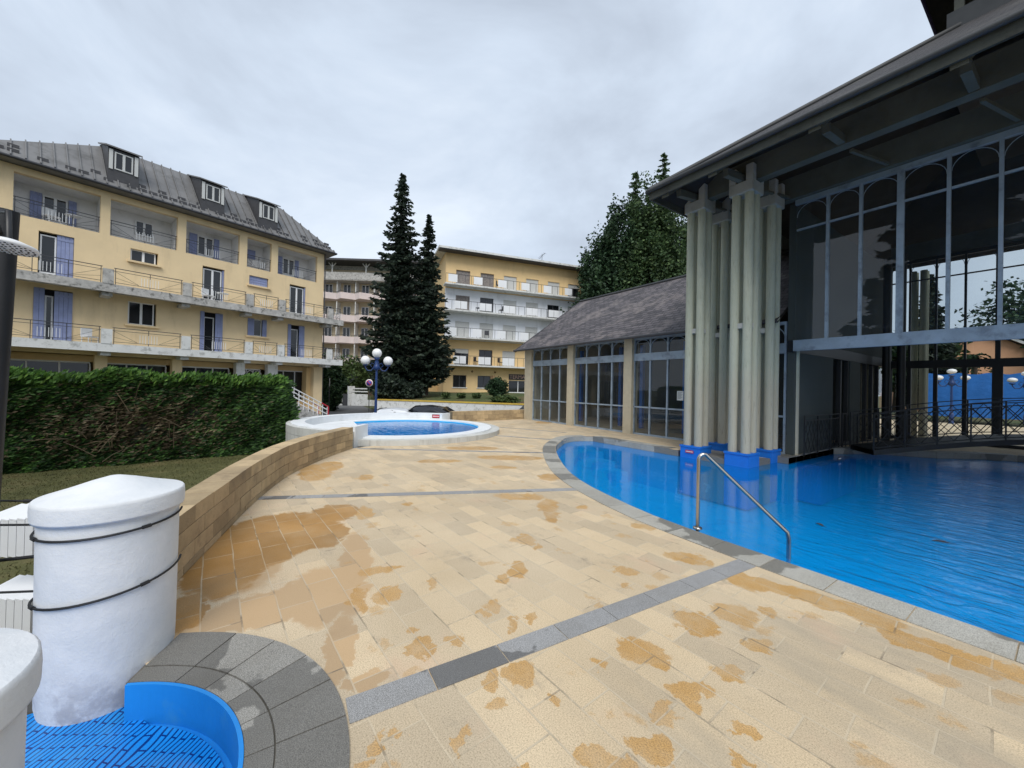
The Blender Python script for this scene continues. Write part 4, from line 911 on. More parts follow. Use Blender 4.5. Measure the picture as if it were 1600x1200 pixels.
# entrance stairs with white rails
st=thing('entrance_stairs','outdoor stairs with white handrails ending in red at the hotel corner','stairs',(0,0,0))
def hp(x,y,z): 
    c_,s_=math.cos(HT.rotation_euler[2]),math.sin(HT.rotation_euler[2]); return Vector((-31.64+x*c_-y*s_,4.33+x*s_+y*c_,z))
m=MB()
for k in range(8):
    x=-3.4+k*.36; a=hp(x,-2.6,0); b=hp(x+.36,-2.6,0); c=hp(x+.36,-1.3,0); d=hp(x,-1.3,0); m.prism([a[:2],b[:2],c[:2],d[:2]],-1.1,.35-k*.18)
m.build('steps','old_concrete',st)
m=MB(); m.prism([hp(-6,-2.6,0)[:2],hp(-3.4,-2.6,0)[:2],hp(-3.4,-.2,0)[:2],hp(-6,-.2,0)[:2]],-1.1,.35); m.build('landing','white_concrete',st)
for y in (-2.65,-1.3):
    m=MB(); 
    for h in (.45,.75,1.0): m.tube([hp(-4.5,y,.35+h),hp(-3.4,y,.35+h),hp(-.9,y,-1.0+h)],.035,6)
    for k in range(9): u=k/8; m.tube([hp(-3.4+2.5*u,y,.3-1.35*u),hp(-3.4+2.5*u,y,1.35-1.35*u)],.022,6)
    m.build('handrail','white_paint',st)
    m=MB(); m.tube([hp(-1.3,y,.22),hp(-.85,y,-.03),hp(-.82,y,-.1),hp(-.82,y,-1.1)],.045,8); m.build('handrail_end','red_paint',st)
# ---------------------------------------------------------------- pale block with pink balconies
o_=cf(-27.,52.); MBD=thing('apartment_block','cream apartment block with zigzag pink balconies behind the spruces','building',(*o_,0),math.atan2(*reversed(cf(1,.03))))
XE=14.
m=MB(); m.box(-6,XE,2.2,12,-1.1,17.6); m.build('wall','cream_render',MBD)
m=MB(); m.box(-6.5,XE+.5,-.6,12.5,18.15,18.4); m.build('roof','slate_dark',MBD)
m=MB(); m.box(-6,XE,2.0,2.19,17.6,18.15); m.build('attic_band','old_concrete',MBD)
fl_=[(14.0,13.15),(10.95,10.05),(8.0,7.1),(5.05,4.15)]
bayw=2.55
for zt,zb in fl_:
    for k in range(-2,6):
        x0=k*bayw; m=MB(); pl=[(x0,.9),(x0+.9,0),(x0+bayw,.9),(x0+bayw,2.2),(x0,2.2)]
        m.prism(pl,zb,zb+.2); q=[(x0+.02,.9),(x0+.9,0),(x0+bayw-.02,.9)]; q2=[(p[0],p[1]+.14) for p in q]
        m.prism(q+q2[::-1],zb+.201,zt); m.build('balcony','pink_parapet',MBD)
        m=MB(); m.bar((x0,.95,zt+.22),(x0+.9,.05,zt+.22),.05); m.bar((x0+.9,.05,zt+.22),(x0+bayw,.95,zt+.22),.05)
        for j in range(6): u=j/5; m.bar((x0+.9+u*(bayw-.9),.05+.9*u,zt),(x0+.9+u*(bayw-.9),.05+.9*u,zt+.22),.03)
        m.build('railing','dark_metal',MBD)
        m=MB(); m.box(x0-.05,x0+.05,.95,2.19,zb+.2,zb+2.85); m.build('divider','white_concrete',MBD)
        casement(MBD,x0+.45,x0+1.45,zb+.21,zb+2.35,2.1,2)
m=MB(); m.box(-6,XE,.4,.55,15.75,16.8); m.box(-6,XE,.4,2.19,15.7,15.85); m.build('top_balcony','old_concrete',MBD)
for x in (2.0,6.6,11.2):
    m=MB(); m.tube([(x,.6,16.8),(x,.6,17.5),(x,.6,18.1)],.09,8); m.bar((x,.6,17.5),(x-.5,.6,18.1),.1); m.bar((x,.6,17.5),(x+.5,.6,18.1),.1); m.build('roof_prop','white_concrete',MBD)
m=MB(); m.box(-6,XE,2.05,2.19,0.2,3.4); m.build('pane','window_glass',MBD)
# small orange annexe behind spruces
oh=thing('orange_annexe','low orange building glimpsed between the spruce trunks','building',(*at(628,44),-1.1),math.atan2(.9723,.2337))
m=MB(); m.box(0,5.2,0,5,0,4.8); m.build('wall','orange_render',oh)
casement(oh,1.3,2.6,2.3,4.2,-.05,2); m=MB(); m.box(4.1,4.8,-.04,-.001,1.0,3.9); m.build('door','room_dark',oh)
# ---------------------------------------------------------------- back building
BB=thing('apartment_building','four storey yellow and white building with long glazed balconies and flat roof','building',(-38.95,17.4,0),math.atan2(.9723,.2337))
zf=[12.42,9.62,6.72,3.70]; LX=19.0
cx=[1.95,4.75,7.55,10.35,13.2,15.95]
kinds=['ccrrrh','cdrrdh','RRrrrd','hdrrrr']
holesB=[]
for z in zf:
    for c in cx: holesB.append((c-.8,c+.8,z+.2,z+2.0))
m=MB(); holes(m,0,LX,12.3,16.2,0,.3,[h for h in holesB if h[2]>12]); m.box(-.02,.28,.301,12,-.1,16.2); m.box(LX-.3,LX,.301,12,-.1,16.2); m.build('upper_wall','orange_render',BB)
m=MB(); holes(m,0,LX,6.65,12.29,.002,.3,[h for h in holesB if 6.7<h[2]<12]); m.build('middle_wall','grey_white_render',BB)
gh=[(1.05,2.55,1.4,2.75),(3.85,5.4,1.4,2.75),(7.6,LX-.4,.2,2.3)]
m=MB(); holes(m,0,LX,-.2,6.64,0,.3,[h for h in holesB if h[2]<6.7]+gh); m.build('lower_wall','orange_render',BB)
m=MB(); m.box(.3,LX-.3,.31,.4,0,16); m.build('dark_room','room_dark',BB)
m=MB(); m.box(-1.0,LX+1.3,-1.25,12.5,16.2,16.42); m.build('roof','white_concrete',BB)
m=MB(); m.box(-.9,LX+1.2,-1.15,-.2,16.1,16.2); m.build('roof_edge','slate_dark',BB)
for r_,z in enumerate(zf):
    m=MB(); m.box(-.25,LX,-1.25,-.001,z,z+.17); m.build('balcony','white_concrete',BB)
    m=MB(); zr=z+1.12; m.box(-.2,LX-.05,-1.22,-1.18,zr,zr+.04)
    x=-.2; 
    while x<LX: m.box(x-.015,x+.015,-1.215,-1.185,z+.171,zr); x+=.7
    m.build('railing','dark_metal',BB)
    for i in range(7):
        base=.05+2.8*i
        if base+1.2>LX: break
        if r_ in (1,3): rect=[(base+.7+.0,base+1.38),(base+1.42,base+2.1)]
        else: rect=[(base+.0,base+.98)]
        for a,b in rect:
            m=MB(); m.box(a,b,-1.26,-1.235,z+.26,zr-.04); m.build('balcony_panel','white_panel',BB)
    for i,c in enumerate(cx):
        k=kinds[r_][i]; a,b,c0,c1=c-.8,c+.8,z+.2,z+2.0
        if k in 'rR':
            m=MB(); n=12
            for j in range(n): m.box(a+.001,b-.001,.12,.15,c0+(c1-c0)*j/n+.006,c0+(c1-c0)*(j+1)/n)
            m.build('roller_shutter','roller_shutter',BB)
        elif k=='h':
            m=MB(); m.box(a+.001,b-.001,.12,.15,c1-.5,c1); m.build('roller_shutter','roller_shutter',BB); casement(BB,a,b,c0,c1-.5,.2,2,'dark_metal')
        elif k=='c': curtain(BB,a,b,c0,c1,.15)
        else: casement(BB,a,b,c0,c1,.18,2,'dark_metal')
cB,sB=math.cos(BB.rotation_euler[2]),math.sin(BB.rotation_euler[2])
for n_,(x,f,lab) in enumerate(((3.3,0,'dark chair on the top balcony before the first curtained window'),(5.9,0,'dark chair on the top balcony right of the second curtained window'),(9.3,0,'dark chair on the top balcony before the fourth shutter'),(17.2,0,'dark chair on the top balcony by the last opening'),(3.6,1,'dark chair on the second highest balcony left of the open door'),(6.3,1,'dark chair on the second highest balcony right of the open door'),(4.6,2,'dark chair on the third highest balcony under the wall stain'),(3.5,3,'dark chair on the lowest balcony between the first openings'),(6.3,3,'dark chair on the lowest balcony right of the dark door'))):
    X_,Y_=x,-.7; o=thing('balcony_chair',lab,'chair',(-38.95+X_*cB-Y_*sB,17.4+X_*sB+Y_*cB,zf[f]+.17),BB.rotation_euler[2]+n_,'dark chairs on the far balconies')
    m=MB(); m.box(-.25,.25,-.25,.25,.42,.48); m.build('seat','dark_metal',o); m=MB(); m.box(-.25,.25,.22,.27,.48,.95); m.build('backrest','dark_metal',o)
    for dx in (-.22,.22):
        for dy in (-.22,.22): m=MB(); m.tube([(dx,dy,0),(dx,dy,.42)],.02,6); m.build('leg','dark_metal',o)
for a,b,c0,c1 in gh[:2]: casement(BB,a,b,c0,c1,.15,2,'dark_metal'); m=MB(); m.box(a-.1,b+.1,-.08,-.001,c0-.1,c0); m.build('sill','white_concrete',BB); m=MB(); m.box(a,b,.19,.2,c0,c0+.7); m.build('curtain','roller_shutter',BB)
casement(BB,gh[2][0],gh[2][1],.9,2.3,.15,9)
m=MB(); m.box(7.6,LX-.4,.05,.14,.2,.895); m.build('plinth_panel','white_concrete',BB)
m=MB(); m.box(7.6,LX-.4,-.06,-.001,2.4,3.05); m.build('fascia_sign','black_metal',BB)
text_mesh('TERMALIS',.62,'tan_letter',BB,(9.0,-.09,2.72),(R(90),0,0),.02)
for x in (.9,3.2,5.9): m=MB(); m.lathe(0,0,[(.001,.1),(.1,.06),(.12,0),(.001,-.02)],10); q=m.build('wall_lamp','brass_plate',BB); q.location=(x,-.05,3.2); q.rotation_euler=(R(90),0,0)

ae=thing('antenna','thin television antenna on the flat roof of the yellow building','antenna',(*cf(-7.5+.935*11.7,42+.353*11.7+2),16.4))
m=MB(); m.tube([(0,0,0),(0,0,1.9)],.03,6); m.build('mast','dark_metal',ae); m=MB(); m.bar((-.6,0,1.5),(.6,0,1.9),.03); 
for k in range(5): m.bar((-.5+k*.25,-.25,1.53+k*.085),(-.5+k*.25,.25,1.53+k*.085),.02)
m.build('crossbars','dark_metal',ae)
pb=thing('post_box','slim dark box on a post before the ground floor of the yellow building','box',(*at(770,40),.7)); m=MB(); m.cbox(-.25,.25,-.15,.15,.5,2.0,.03); m.build('body','brass_plate',pb); m=MB(); m.tube([(0,0,0),(0,0,.5)],.05,8); m.build('leg','dark_metal',pb)
# ---------------------------------------------------------------- street, bank, walls
road=[at(380,22),at(1150,16),at(1150,30),at(900,34),at(620,31),at(560,50),at(470,60),at(400,40)]
m=MB(); tess(m,road,[],STREET-.02); m.build('road','asphalt',kind='structure')
m=MB(); pl=[at(300,17.5),at(560,17.5),at(860,20.5),at(880,22.5),at(560,19.5),at(300,19)]
tess(m,pl,[],STREET+.02); m.build('pavement','asphalt',kind='structure')
rw=thing('retaining_wall','long low white retaining wall with a yellow top edge below the grass bank','wall',(0,0,0))
W0,W1=at(590,30.2),at(822,27.2)
wl=[W0,at(700,28.9),W1]
m=MB(); m.prism(wl+offset(wl,.3)[::-1],-1.15,.30); m.build('face','white_concrete',rw)
m=MB(); m.prism(offset(wl,-.04)+offset(wl,.36)[::-1],.301,.40); m.build('top_edge','yellow_edge',rw)
# grass bank as a sloping sheet behind the retaining wall
m=MB(); rows=[]; NBk=24
for j in range(9):
    v_=j/8; row=[]
    for i in range(NBk+1):
        px=575+(835-575)*i/NBk; t0=30.4-(px-590)/232*3.0; t1=42.5+(px-690)*.028 if px>690 else 42.5
        tt=t0+(t1-t0)*v_; x,y=at(px,tt); row.append((x,y,.30+.55*min(1,v_*1.5)+.25*math.sin(px*.05+j)*.3*(1 if 0<j<8 else 0)))
    rows.append(row)
vs=[p for r in rows for p in r]; fs=[(j*(NBk+1)+i,j*(NBk+1)+i+1,(j+1)*(NBk+1)+i+1,(j+1)*(NBk+1)+i) for j in range(8) for i in range(NBk)]
m.add(vs,fs); m.build('grass_bank','bank_grass',kind='structure')
gw=thing('gate_wall','white street gate wall with slatted railing between tall posts','gate',(0,0,0))
for px in (530,549,585.5):
    x,y=at(px,46.5); m=MB(); m.box(x-.35,x+.35,y-.35,y+.35,-1.1,1.25); m.build('post','white_concrete',gw)
p,q=at(551,46.3),at(583.5,46.3); 
def wallseg(p,q,t,z0,z1,name,mat,par):
    L=math.dist(p,q); nx,ny=-(q[1]-p[1])/L*t/2,(q[0]-p[0])/L*t/2; m=MB(); m.prism([(p[0]-nx,p[1]-ny),(q[0]-nx,q[1]-ny),(q[0]+nx,q[1]+ny),(p[0]+nx,p[1]+ny)],z0,z1); return m.build(name,mat,par)
wallseg(p,q,.25,-1.1,.3,'wall','white_concrete',gw); wallseg(p,q,.1,.55,.68,'rail','white_concrete',gw); wallseg(p,q,.1,.9,1.03,'rail','white_concrete',gw)
wallseg(at(532,46.5),at(547,46.5),.1,-1.1,.3,'gate_leaf','dark_metal',gw)
# lamps
def lamp(loc,zb,h,label,flat=1.,s=1.,grp='blue street lamps with three white globes',narms=2,rz=0):
    o=thing('street_lamp',label,'street lamp',(*loc,zb),rz,grp)
    m=MB(); m.tube([(0,0,0),(0,0,h-.9)],.075*s,12,r2=.05*s); m.lathe(0,0,[(.12*s,0),(.12*s,.5),(.09*s,.6),(.075*s,.62)],14); m.build('post','lamp_blue',o)
    m=MB(); z=h-.9; m.lathe(0,0,[(.05,z-.05),(.14,z+.02),(.15,z+.18),(.08,z+.26),(.11,z+.36),(.06,z+.48),(.13,z+.52),(.13,z+.58),(.001,z+.58)],14); m.build('hub','lamp_blue',o)
    tips=[(0,0,h-.32+.22)]
    for k in range(narms):
        a=math.pi*k*2/narms; c_,s_=math.cos(a),math.sin(a); m=MB()
        m.tube([(.1*c_,.1*s_,z+.15),(.25*c_,.25*s_,z-.05),(.42*c_,.42*s_,z-.05),(.52*c_,.52*s_,z+.1),(.52*c_,.52*s_,z+.18)],.028,8)
        m.tube([(.1*c_,.1*s_,z+.25),(.22*c_,.22*s_,z+.32),(.3*c_,.3*s_,z+.2),(.22*c_,.22*s_,z+.12)],.018,6); m.lathe(.52*c_,.52*s_,[(.03,z+.16),(.12,z+.2),(.12,z+.25),(.001,z+.25)],12); m.build('arm','lamp_blue',o)
        tips.append((.52*c_,.52*s_,z+.43))
    for p in tips:
        m=MB(); m.sphere(p,.225*s,flat); m.build('globe','globe_glass',o)
lamp(at(588,18.6),STREET,4.28,'blue street lamp with three white globes behind the round pool',rz=-HEAD*0+math.atan2(*reversed(cf(1,.25))))
lamp(at(1487,22),0,3.1,'street lamp with three flattened globes seen through the hall before the blue hoarding',.7,.9,'lamps beyond the hall',2,math.atan2(*reversed(cf(.85,-.6))))
lamp(at(1604,22),0,3.05,'street lamp with flattened globes at the right edge seen through the hall glass',.7,.9,'lamps beyond the hall',2,math.atan2(*reversed(cf(.85,-.6))))
# no parking sign
ns=thing('road_sign','round blue no parking sign with red ring on a thin post','road sign',(*at(577,30),STREET),math.atan2(*reversed(cf(1,0))))
m=MB(); m.tube([(0,.03,0),(0,.03,2.9)],.03,8); m.build('post','zinc_gutter',ns)
def disc(r,y,mat,name,z=2.75):
    m=MB(); m.lathe(0,0,[(.001,.012),(r,.012),(r,0),(.001,0)],24); q=m.build(name,mat,ns); q.rotation_euler=(R(90),0,0); q.location=(0,y,z)
disc(.29,-.01,'white_paint','face'); disc(.225,-.024,'red_paint','red_ring'); disc(.19,-.038,'sign_blue','blue_field')
m=MB(); m.bar((-.17,-.06,2.92),(.17,-.06,2.58),.012,.06); m.build('slash','red_paint',ns)
ns2=thing('road_sign','narrow pole seen edge on beside the dark shrubs','pole',(*at(515,34),STREET)); m=MB(); m.tube([(0,0,0),(0,0,3.2)],.045,8); m.build('post','zinc_gutter',ns2); m=MB(); m.box(-.06,.06,-.02,.02,2.4,3.1); m.build('plate','white_concrete',ns2)
# cars
def car(loc,rz,mat,label,s=1.,hgt=1.45):
    o=thing('parked_car',label,'car',(*loc,STREET),rz,'cars parked in the street'); k=hgt/1.45
    prof=[(-2.05,.35),(-2.1,.75),(-1.95,.92),(-1.1,1.0),(-.45,1.40),(.2,1.45),(.95,1.36),(1.65,1.0),(2.05,.92),(2.12,.6),(2.05,.3)]
    m=MB(); ys=[-.86,-.8,-.55,0,.55,.8,.86]; vs=[];P=len(prof)
    for y in ys:
        f=abs(y)/.86
        for x,z in prof:
            zz=z*k; yy=y
            if z>1.02*1: yy=y*.80; zz-=.05*f*f
            vs.append((x*s*(1-.03*f*f),yy*s,zz))
    fs=[(i*P+j,(i+1)*P+j,(i+1)*P+(j+1)%P,i*P+(j+1)%P) for i in range(len(ys)-1) for j in range(P)]
    fs+=[tuple(range(P)),tuple((len(ys)-1)*P+j for j in range(P-1,-1,-1))]
    m.add(vs,fs,True); m.build('body',mat,o)
    for y,nm in ((-.74,'side_window'),(.74,'side_window')):
        m=MB(); yy=.70*s*math.copysign(1,y); yo=.80*s*math.copysign(1,y)
        m.add([(-1.0*s,yo,1.02*k),(1.45*s,yo,1.02*k),(.9*s,yy,1.28*k),(.2*s,yy,1.36*k),(-.42*s,yy,1.30*k)],[(0,1,2,3,4)]); m.build(nm,'window_glass',o)
    for x0,z0,x1,z1,nm in ((-1.08,1.03,-.48,1.41,'windscreen'),(1.62,1.03,.99,1.37,'rear_window')):
        m=MB(); dx=-.02 if x0<0 else .02; m.add([(x0*s+dx,-.6*s,z0*k+.02),(x0*s+dx,.6*s,z0*k+.02),(x1*s+dx,.52*s,z1*k+.005),(x1*s+dx,-.52*s,z1*k+.005)],[(0,1,2,3)]); m.build(nm,'window_glass',o)
    for x in (-1.3,1.35):
        for y in (-.82,.82):
            m=MB(); m.tube([(x*s,y*s-.1,.32),(x*s,y*s+.1,.32)],.32,18); w=m.build('wheel','rubber',o); m=MB(); m.tube([(x*s,y*s-.11,.32),(x*s,y*s+.11,.32)],.19,12); m.build('rim','car_silver',w)
    for y in (-.6,.6):
        m=MB(); m.box(-2.12*s,-2.03*s,y*s-.18,y*s+.18,.62*k,.78*k); m.build('headlight','globe_glass',o); m=MB(); m.box(2.05*s,2.13*s,y*s-.16,y*s+.16,.62*k,.8*k); m.build('tail_light','tail_red',o)
ra=math.atan2(*reversed(cf(1,-.08)))
car(at(614,20.6),ra,'car_white','white car whose roof just shows over the round pool parapet')
car(at(668,21.6),ra,'car_dark','dark car parked just left of the stone wall, roof over the parapet',1.,1.58)
car(at(838,26.3),ra+R(70),'car_dark','dark car with raked windscreen at the corner of the glazed wing',1,1.6)
v_=thing('white_van','white van parked behind the dark car at the corner of the glazed wing','van',(*at(846,31),STREET),ra+R(80),'cars parked in the street')
m=MB(); m.cbox(-2.2,2.2,-.95,.95,.35,1.25,.1); m.cbox(-1.5,2.15,-.85,.85,1.2,2.1,.15); m.build('body','car_white',v_); m=MB(); m.box(-1.56,-1.5,-.7,.7,1.35,1.95); m.box(-1.2,-.4,-.875,-.851,1.4,1.9); m.box(-.2,.9,-.875,-.851,1.4,1.9); m.box(-1.2,-.4,.851,.875,1.4,1.9); m.build('windscreen','window_glass',v_)
for x in (-1.4,1.4):
    for y in (-.9,.9): m=MB(); m.tube([(x,y-.1,.34),(x,y+.1,.34)],.34,16); m.build('wheel','rubber',v_)
for y in (-.65,.65): m=MB(); m.box(-2.24,-2.17,y-.15,y+.15,.75,.95); m.build('headlight','globe_glass',v_)
# ---------------------------------------------------------------- beyond the hall
hd_=thing('hoarding','tall blue tarpaulin hoarding behind the bath hall','hoarding',(0,0,0))
p,q=at(1440,30),at(1720,24); L=math.dist(p,q); m=MB(); n=40; vs=[]
for i in range(n+1):
    u=i/n; x,y=p[0]+(q[0]-p[0])*u,p[1]+(q[1]-p[1])*u; wv_=.05*math.sin(i*1.9)
    vs+=[(x+wv_,y+wv_,.05),(x-wv_*.5,y,1.8),(x+wv_*.3,y,3.25+.06*math.sin(i*.8)-.02*abs(math.sin(i*2.2)))]
fs=[]
for i in range(n): fs+=[(i*3,i*3+3,i*3+4,i*3+1),(i*3+1,i*3+4,i*3+5,i*3+2)]
m.add(vs,fs,True); m.build('tarpaulin','tarp_blue',hd_)
m=MB()
for i in range(7): u=i/6; m.tube([(p[0]+(q[0]-p[0])*u,p[1]+(q[1]-p[1])*u+.12,0),(p[0]+(q[0]-p[0])*u,p[1]+(q[1]-p[1])*u+.12,3.15)],.04,6)
m.build('post','dark_metal',hd_)
hs=thing('gabled_house','orange gabled house behind the blue hoarding','house',(*at(1533,36),0),math.atan2(*reversed(cf(.92,-.4))))
m=MB(); w=4.4; m.prism([(-w,0),(w,0),(w,8),(-w,8)],0,5.4,True); m.add([(-w,0,5.4),(w,0,5.4),(0,0,7.7),(-w,8,5.4),(w,8,5.4),(0,8,7.7)],[(0,1,2),(3,5,4)]); m.build('wall','orange_house',hs)
m=MB(); 
for s_ in (-1,1): m.add([(s_*(w+.5),-.5,5.06),(0,-.5,7.72),(0,8.4,7.72),(s_*(w+.5),8.4,5.06),(s_*(w+.5),-.5,5.26),(0,-.5,7.92),(0,8.4,7.92),(s_*(w+.5),8.4,5.26)],[(0,1,2,3),(4,5,6,7),(0,1,5,4),(1,2,6,5),(2,3,7,6),(3,0,4,7)])
m.build('roof','slate_dark',hs); m=MB()
for s_ in (-1,1): m.bar((s_*(w+.5),-.55,5.16),(0,-.55,7.82),.06,.22)
m.build('barge_board','white_paint',hs)
# ---------------------------------------------------------------- vegetation
def leaves(mb,pts,size,elong=1.8,dirf=None,jit=1.,mi=None):
    for p in pts:
        d=dirf(p) if dirf else Vector((random.gauss(0,1),random.gauss(0,1),random.gauss(0,.6)))
        d=(d+Vector((random.gauss(0,.35),random.gauss(0,.35),random.gauss(0,.35)))*jit).normalized()
        s=Vector((random.gauss(0,1),random.gauss(0,1),random.gauss(0,1))); s=(s-d*s.dot(d)).normalized()
        L=size*random.uniform(.6,1.3)*elong/2; w=size*random.uniform(.6,1.2)/2
        p=Vector(p); mb.v+=[tuple(p-d*L),tuple(p+s*w),tuple(p+d*L),tuple(p-s*w)]; k=len(mb.v)-4; mb.f.append((k,k+1,k+2,k+3)); mb.mi.append(mi(p) if mi else mb.cur); mb.sm.append(False)
def spruce(loc,h,rmax,label,n_sc=1.,grp='tall spruces between the buildings',seed=1,leaf=.25,mat='spruce',z0f=.08,dens=1.,shape=.85,name='spruce_tree'):
    random.seed(seed); o=thing(name,label,'tree',loc,0,grp)
    m=MB(); m.tube([(0,0,0),(0,0,h*.5),(0,0,h*.97)],.28*n_sc,8,r2=.03); m.build('trunk','bark',o)
    mb=MB(); bmz=MB(); z=h*z0f
    while z<h*.985:
        u=(z-h*z0f)/(h*(1-z0f)); R_=min(rmax*(1-u)**shape,rmax*.84)*(min(1,.75+u*2.5)); nb=max(4,int((9-4*u)*dens)); off=random.uniform(0,6.28)
        for k in range(nb):
            a=off+6.283*k/nb+random.uniform(-.3,.3); r=R_*random.choice((random.uniform(.86,1.14),random.uniform(.55,.95),random.uniform(.9,1.05))); zb=z+random.uniform(-.2,.2); c,s=math.cos(a),math.sin(a)
            droop=.22*r; n=max(3,int(r/.17))
            if r>.6: bmz.tube([(0,0,zb),(c*r*.55,s*r*.55,zb-droop*.55),(c*r*.96,s*r*.96,zb-droop+.08*r)],.03,4,cap=False,r2=.008)
            for i in range(n):
                f=(i+.6)/n; rr=r*f; x,y=c*rr,s*rr; zz=zb-droop*math.sin(f*1.7)*1.05+.14*r*f*f; wd=.34*r*(1-f)+.12
                q=4+int(5*(1-f)+random.random())
                pts=[(x+random.uniform(-1,1)*wd*-s+random.gauss(0,.04),y+random.uniform(-1,1)*wd*c+random.gauss(0,.04),zz+random.uniform(-.2,.05)) for _ in range(q)]
                leaves(mb,pts,leaf*(.7+.3*(1-u)),2.,lambda p:Vector((c*1.1,s*1.1,-.18)),1.1)
        z+=h*.021*(1+.3*random.random())*(1 if u<.8 else .8)
    bmz.build('branches','bark',o); raw(mb,'crown',mat,o); return o
spruce((*at(622,33.5),.6),19.7,3.8,'tallest dark spruce standing between the hotel and the yellow building',seed=3,shape=.78)
spruce((*at(665,34),.7),16.0,2.75,'smaller dark spruce just right of the tallest spruce',seed=9,shape=.75)
def cloud(mb,c,r,n,size,mi=None,shell=.55,el=1.5,lob=.28,sd=0):
    ph=[random.uniform(0,6) for _ in range(6)]
    pts=[]
    for _ in range(n):
        v=Vector((random.gauss(0,1),random.gauss(0,1),random.gauss(0,1))).normalized(); rr=random.uniform(shell,1)**.6
        b=1+lob*(math.sin(v.x*4+ph[0])*math.sin(v.y*5+ph[1])+.6*math.sin(v.z*7+ph[2]+v.x*3)+.4*math.sin(v.y*11+ph[3])*math.sin(v.z*9+ph[4]))
        pts.append((c[0]+v.x*r[0]*rr*b,c[1]+v.y*r[1]*rr*b,c[2]+v.z*r[2]*rr*b))
    leaves(mb,pts,size,el,None,1,mi)
def broad(loc,lobes,label,mat,name='tree',grp=None,trunk=(0,4,.3),seed=2,size=.35,cat='tree',clumpy=True):
    random.seed(seed); o=thing(name,label,cat,loc,0,grp); m=MB(); m.tube([(0,0,0),(.1,0,trunk[1]*.5),(0,.1,trunk[1])],trunk[2],8,r2=trunk[2]*.6)
    for (x,y,z,rx,ry,rz,n) in lobes: m.tube([(0,0,trunk[1]*.7),(x*.6,y*.6,(z+trunk[1])*.5),(x,y,z)],trunk[2]*.4,5,r2=.02,cap=False)
    m.build('trunk','bark',o); mb=MB()
    for (x,y,z,rx,ry,rz,n) in lobes:
        if clumpy:
            k=max(6,n//110)
            for _ in range(k):
                v=Vector((random.gauss(0,1),random.gauss(0,1),random.gauss(0,1))).normalized()*random.uniform(.55,.95); s=random.uniform(.18,.34)
                cloud(mb,(x+v.x*rx,y+v.y*ry,z+v.z*rz),(rx*s,ry*s,rz*s),n//k,size,lob=.35,shell=.1)
        else: cloud(mb,(x,y,z),(rx,ry,rz),n,size)
    raw(mb,'crown',mat,o); return o
# grove behind the wing
broad((*at(955,44),.5),[(0,0,9,4.7,4.7,8,24000),(-.8,0,13.5,3.4,3.4,6.3,15000),(.6,.5,5,5,5,5,4000),(1.5,0,17,3.0,3.0,5,8000)],'broad dark green tree rising behind the glazed wing, leftmost of the grove','dark_leaf',grp='trees behind the glazed wing',trunk=(0,10,.5),seed=4,size=.25)
broad((*at(1005,41),.5),[(0,0,10,3.4,3.4,9,22000),(.3,0,18,2.7,2.7,5.2,9000),(1.2,.5,14,3,3,6.5,9000)],'green cypress like tree in the middle of the grove behind the wing','cypress_leaf',grp='trees behind the glazed wing',trunk=(0,14,.4),seed=6,size=.22)
broad((*at(1060,45),.5),[(0,0,10,4.2,4.2,8,18000),(0,0,16,3.2,3.2,6,8000)],'dark tree behind the concrete columns at the right of the grove','dark_leaf',grp='trees behind the glazed wing',trunk=(0,12,.4),seed=8,size=.25)
spruce((*at(1031,43),.5),28.0,3.0,'slender conifer whose thin top stands highest in the grove',seed=12,leaf=.26,mat='cypress_leaf',grp='trees behind the glazed wing',z0f=.45,dens=.6,shape=.7,name='conifer')
spruce((*at(987,43),.5),26.2,2.5,'slender conifer with a sparse top left of the highest one',seed=15,leaf=.26,mat='cypress_leaf',grp='trees behind the glazed wing',z0f=.45,dens=.55,shape=.7,name='conifer')
# trees seen through the hall
for i,(px,t,h,r,lab,mt) in enumerate(((1400,38,8,4,'green tree beyond the hall glass near the far columns','cypress_leaf'),(1470,52,11,5,'broad tree beyond the hall, behind the orange house','dark_leaf'),(1610,50,17,6.5,'tall rounded tree beyond the hall at the right edge','dark_leaf'),(1680,34,12,5,'dark tree beyond the hall outside the right edge','dark_leaf'),(1320,40,9,5,'tree beyond the end wall of the hall','dark_leaf'))):
    broad((*at(px,t),0),[(0,0,h*.6,r,r,h*.42,5000)],lab,mt,grp='trees beyond the hall',trunk=(0,h*.6,.3),seed=20+i,size=.42)
spruce((*at(1452,34),0),12.3,2.6,'pointed spruce seen through the hall glass',seed=31,leaf=.3,grp='trees beyond the hall')
# cedar behind the viewer, reflected in the hall glass
cd=cf(*( -13.5,-3.5)); 
spruce((*cf(-13,-3.5),-.6),19,5.2,'large dark cedar left of the camera, seen only mirrored in the hall glass',n_sc=1.6,seed=41,leaf=.6,grp='garden cedar',z0f=.12,dens=1.3,shape=.6,name='cedar_tree')
# palm before the gabled house
random.seed(91); pm=thing('palm_tree','shaggy dark palm in front of the orange gable seen through the hall','tree',(*at(1521,33),0),0,'trees beyond the hall')
m=MB(); m.tube([(0,0,0),(.05,0,4.6)],.22,10,r2=.18); m.build('trunk','bark',pm); mb=MB()
for k in range(34):
    a=random.uniform(0,6.28); el_=random.uniform(-.9,1.0); pr=Vector((0,0,5.0))
    for i in range(8): pr=pr+Vector((math.cos(a)*.13,math.sin(a)*.13,.10*el_-.03*i)); leaves(mb,[pr]*2,.16,2.2,lambda p:Vector((math.cos(a),math.sin(a),-.5)),1.)
raw(mb,'crown','dark_leaf',pm)
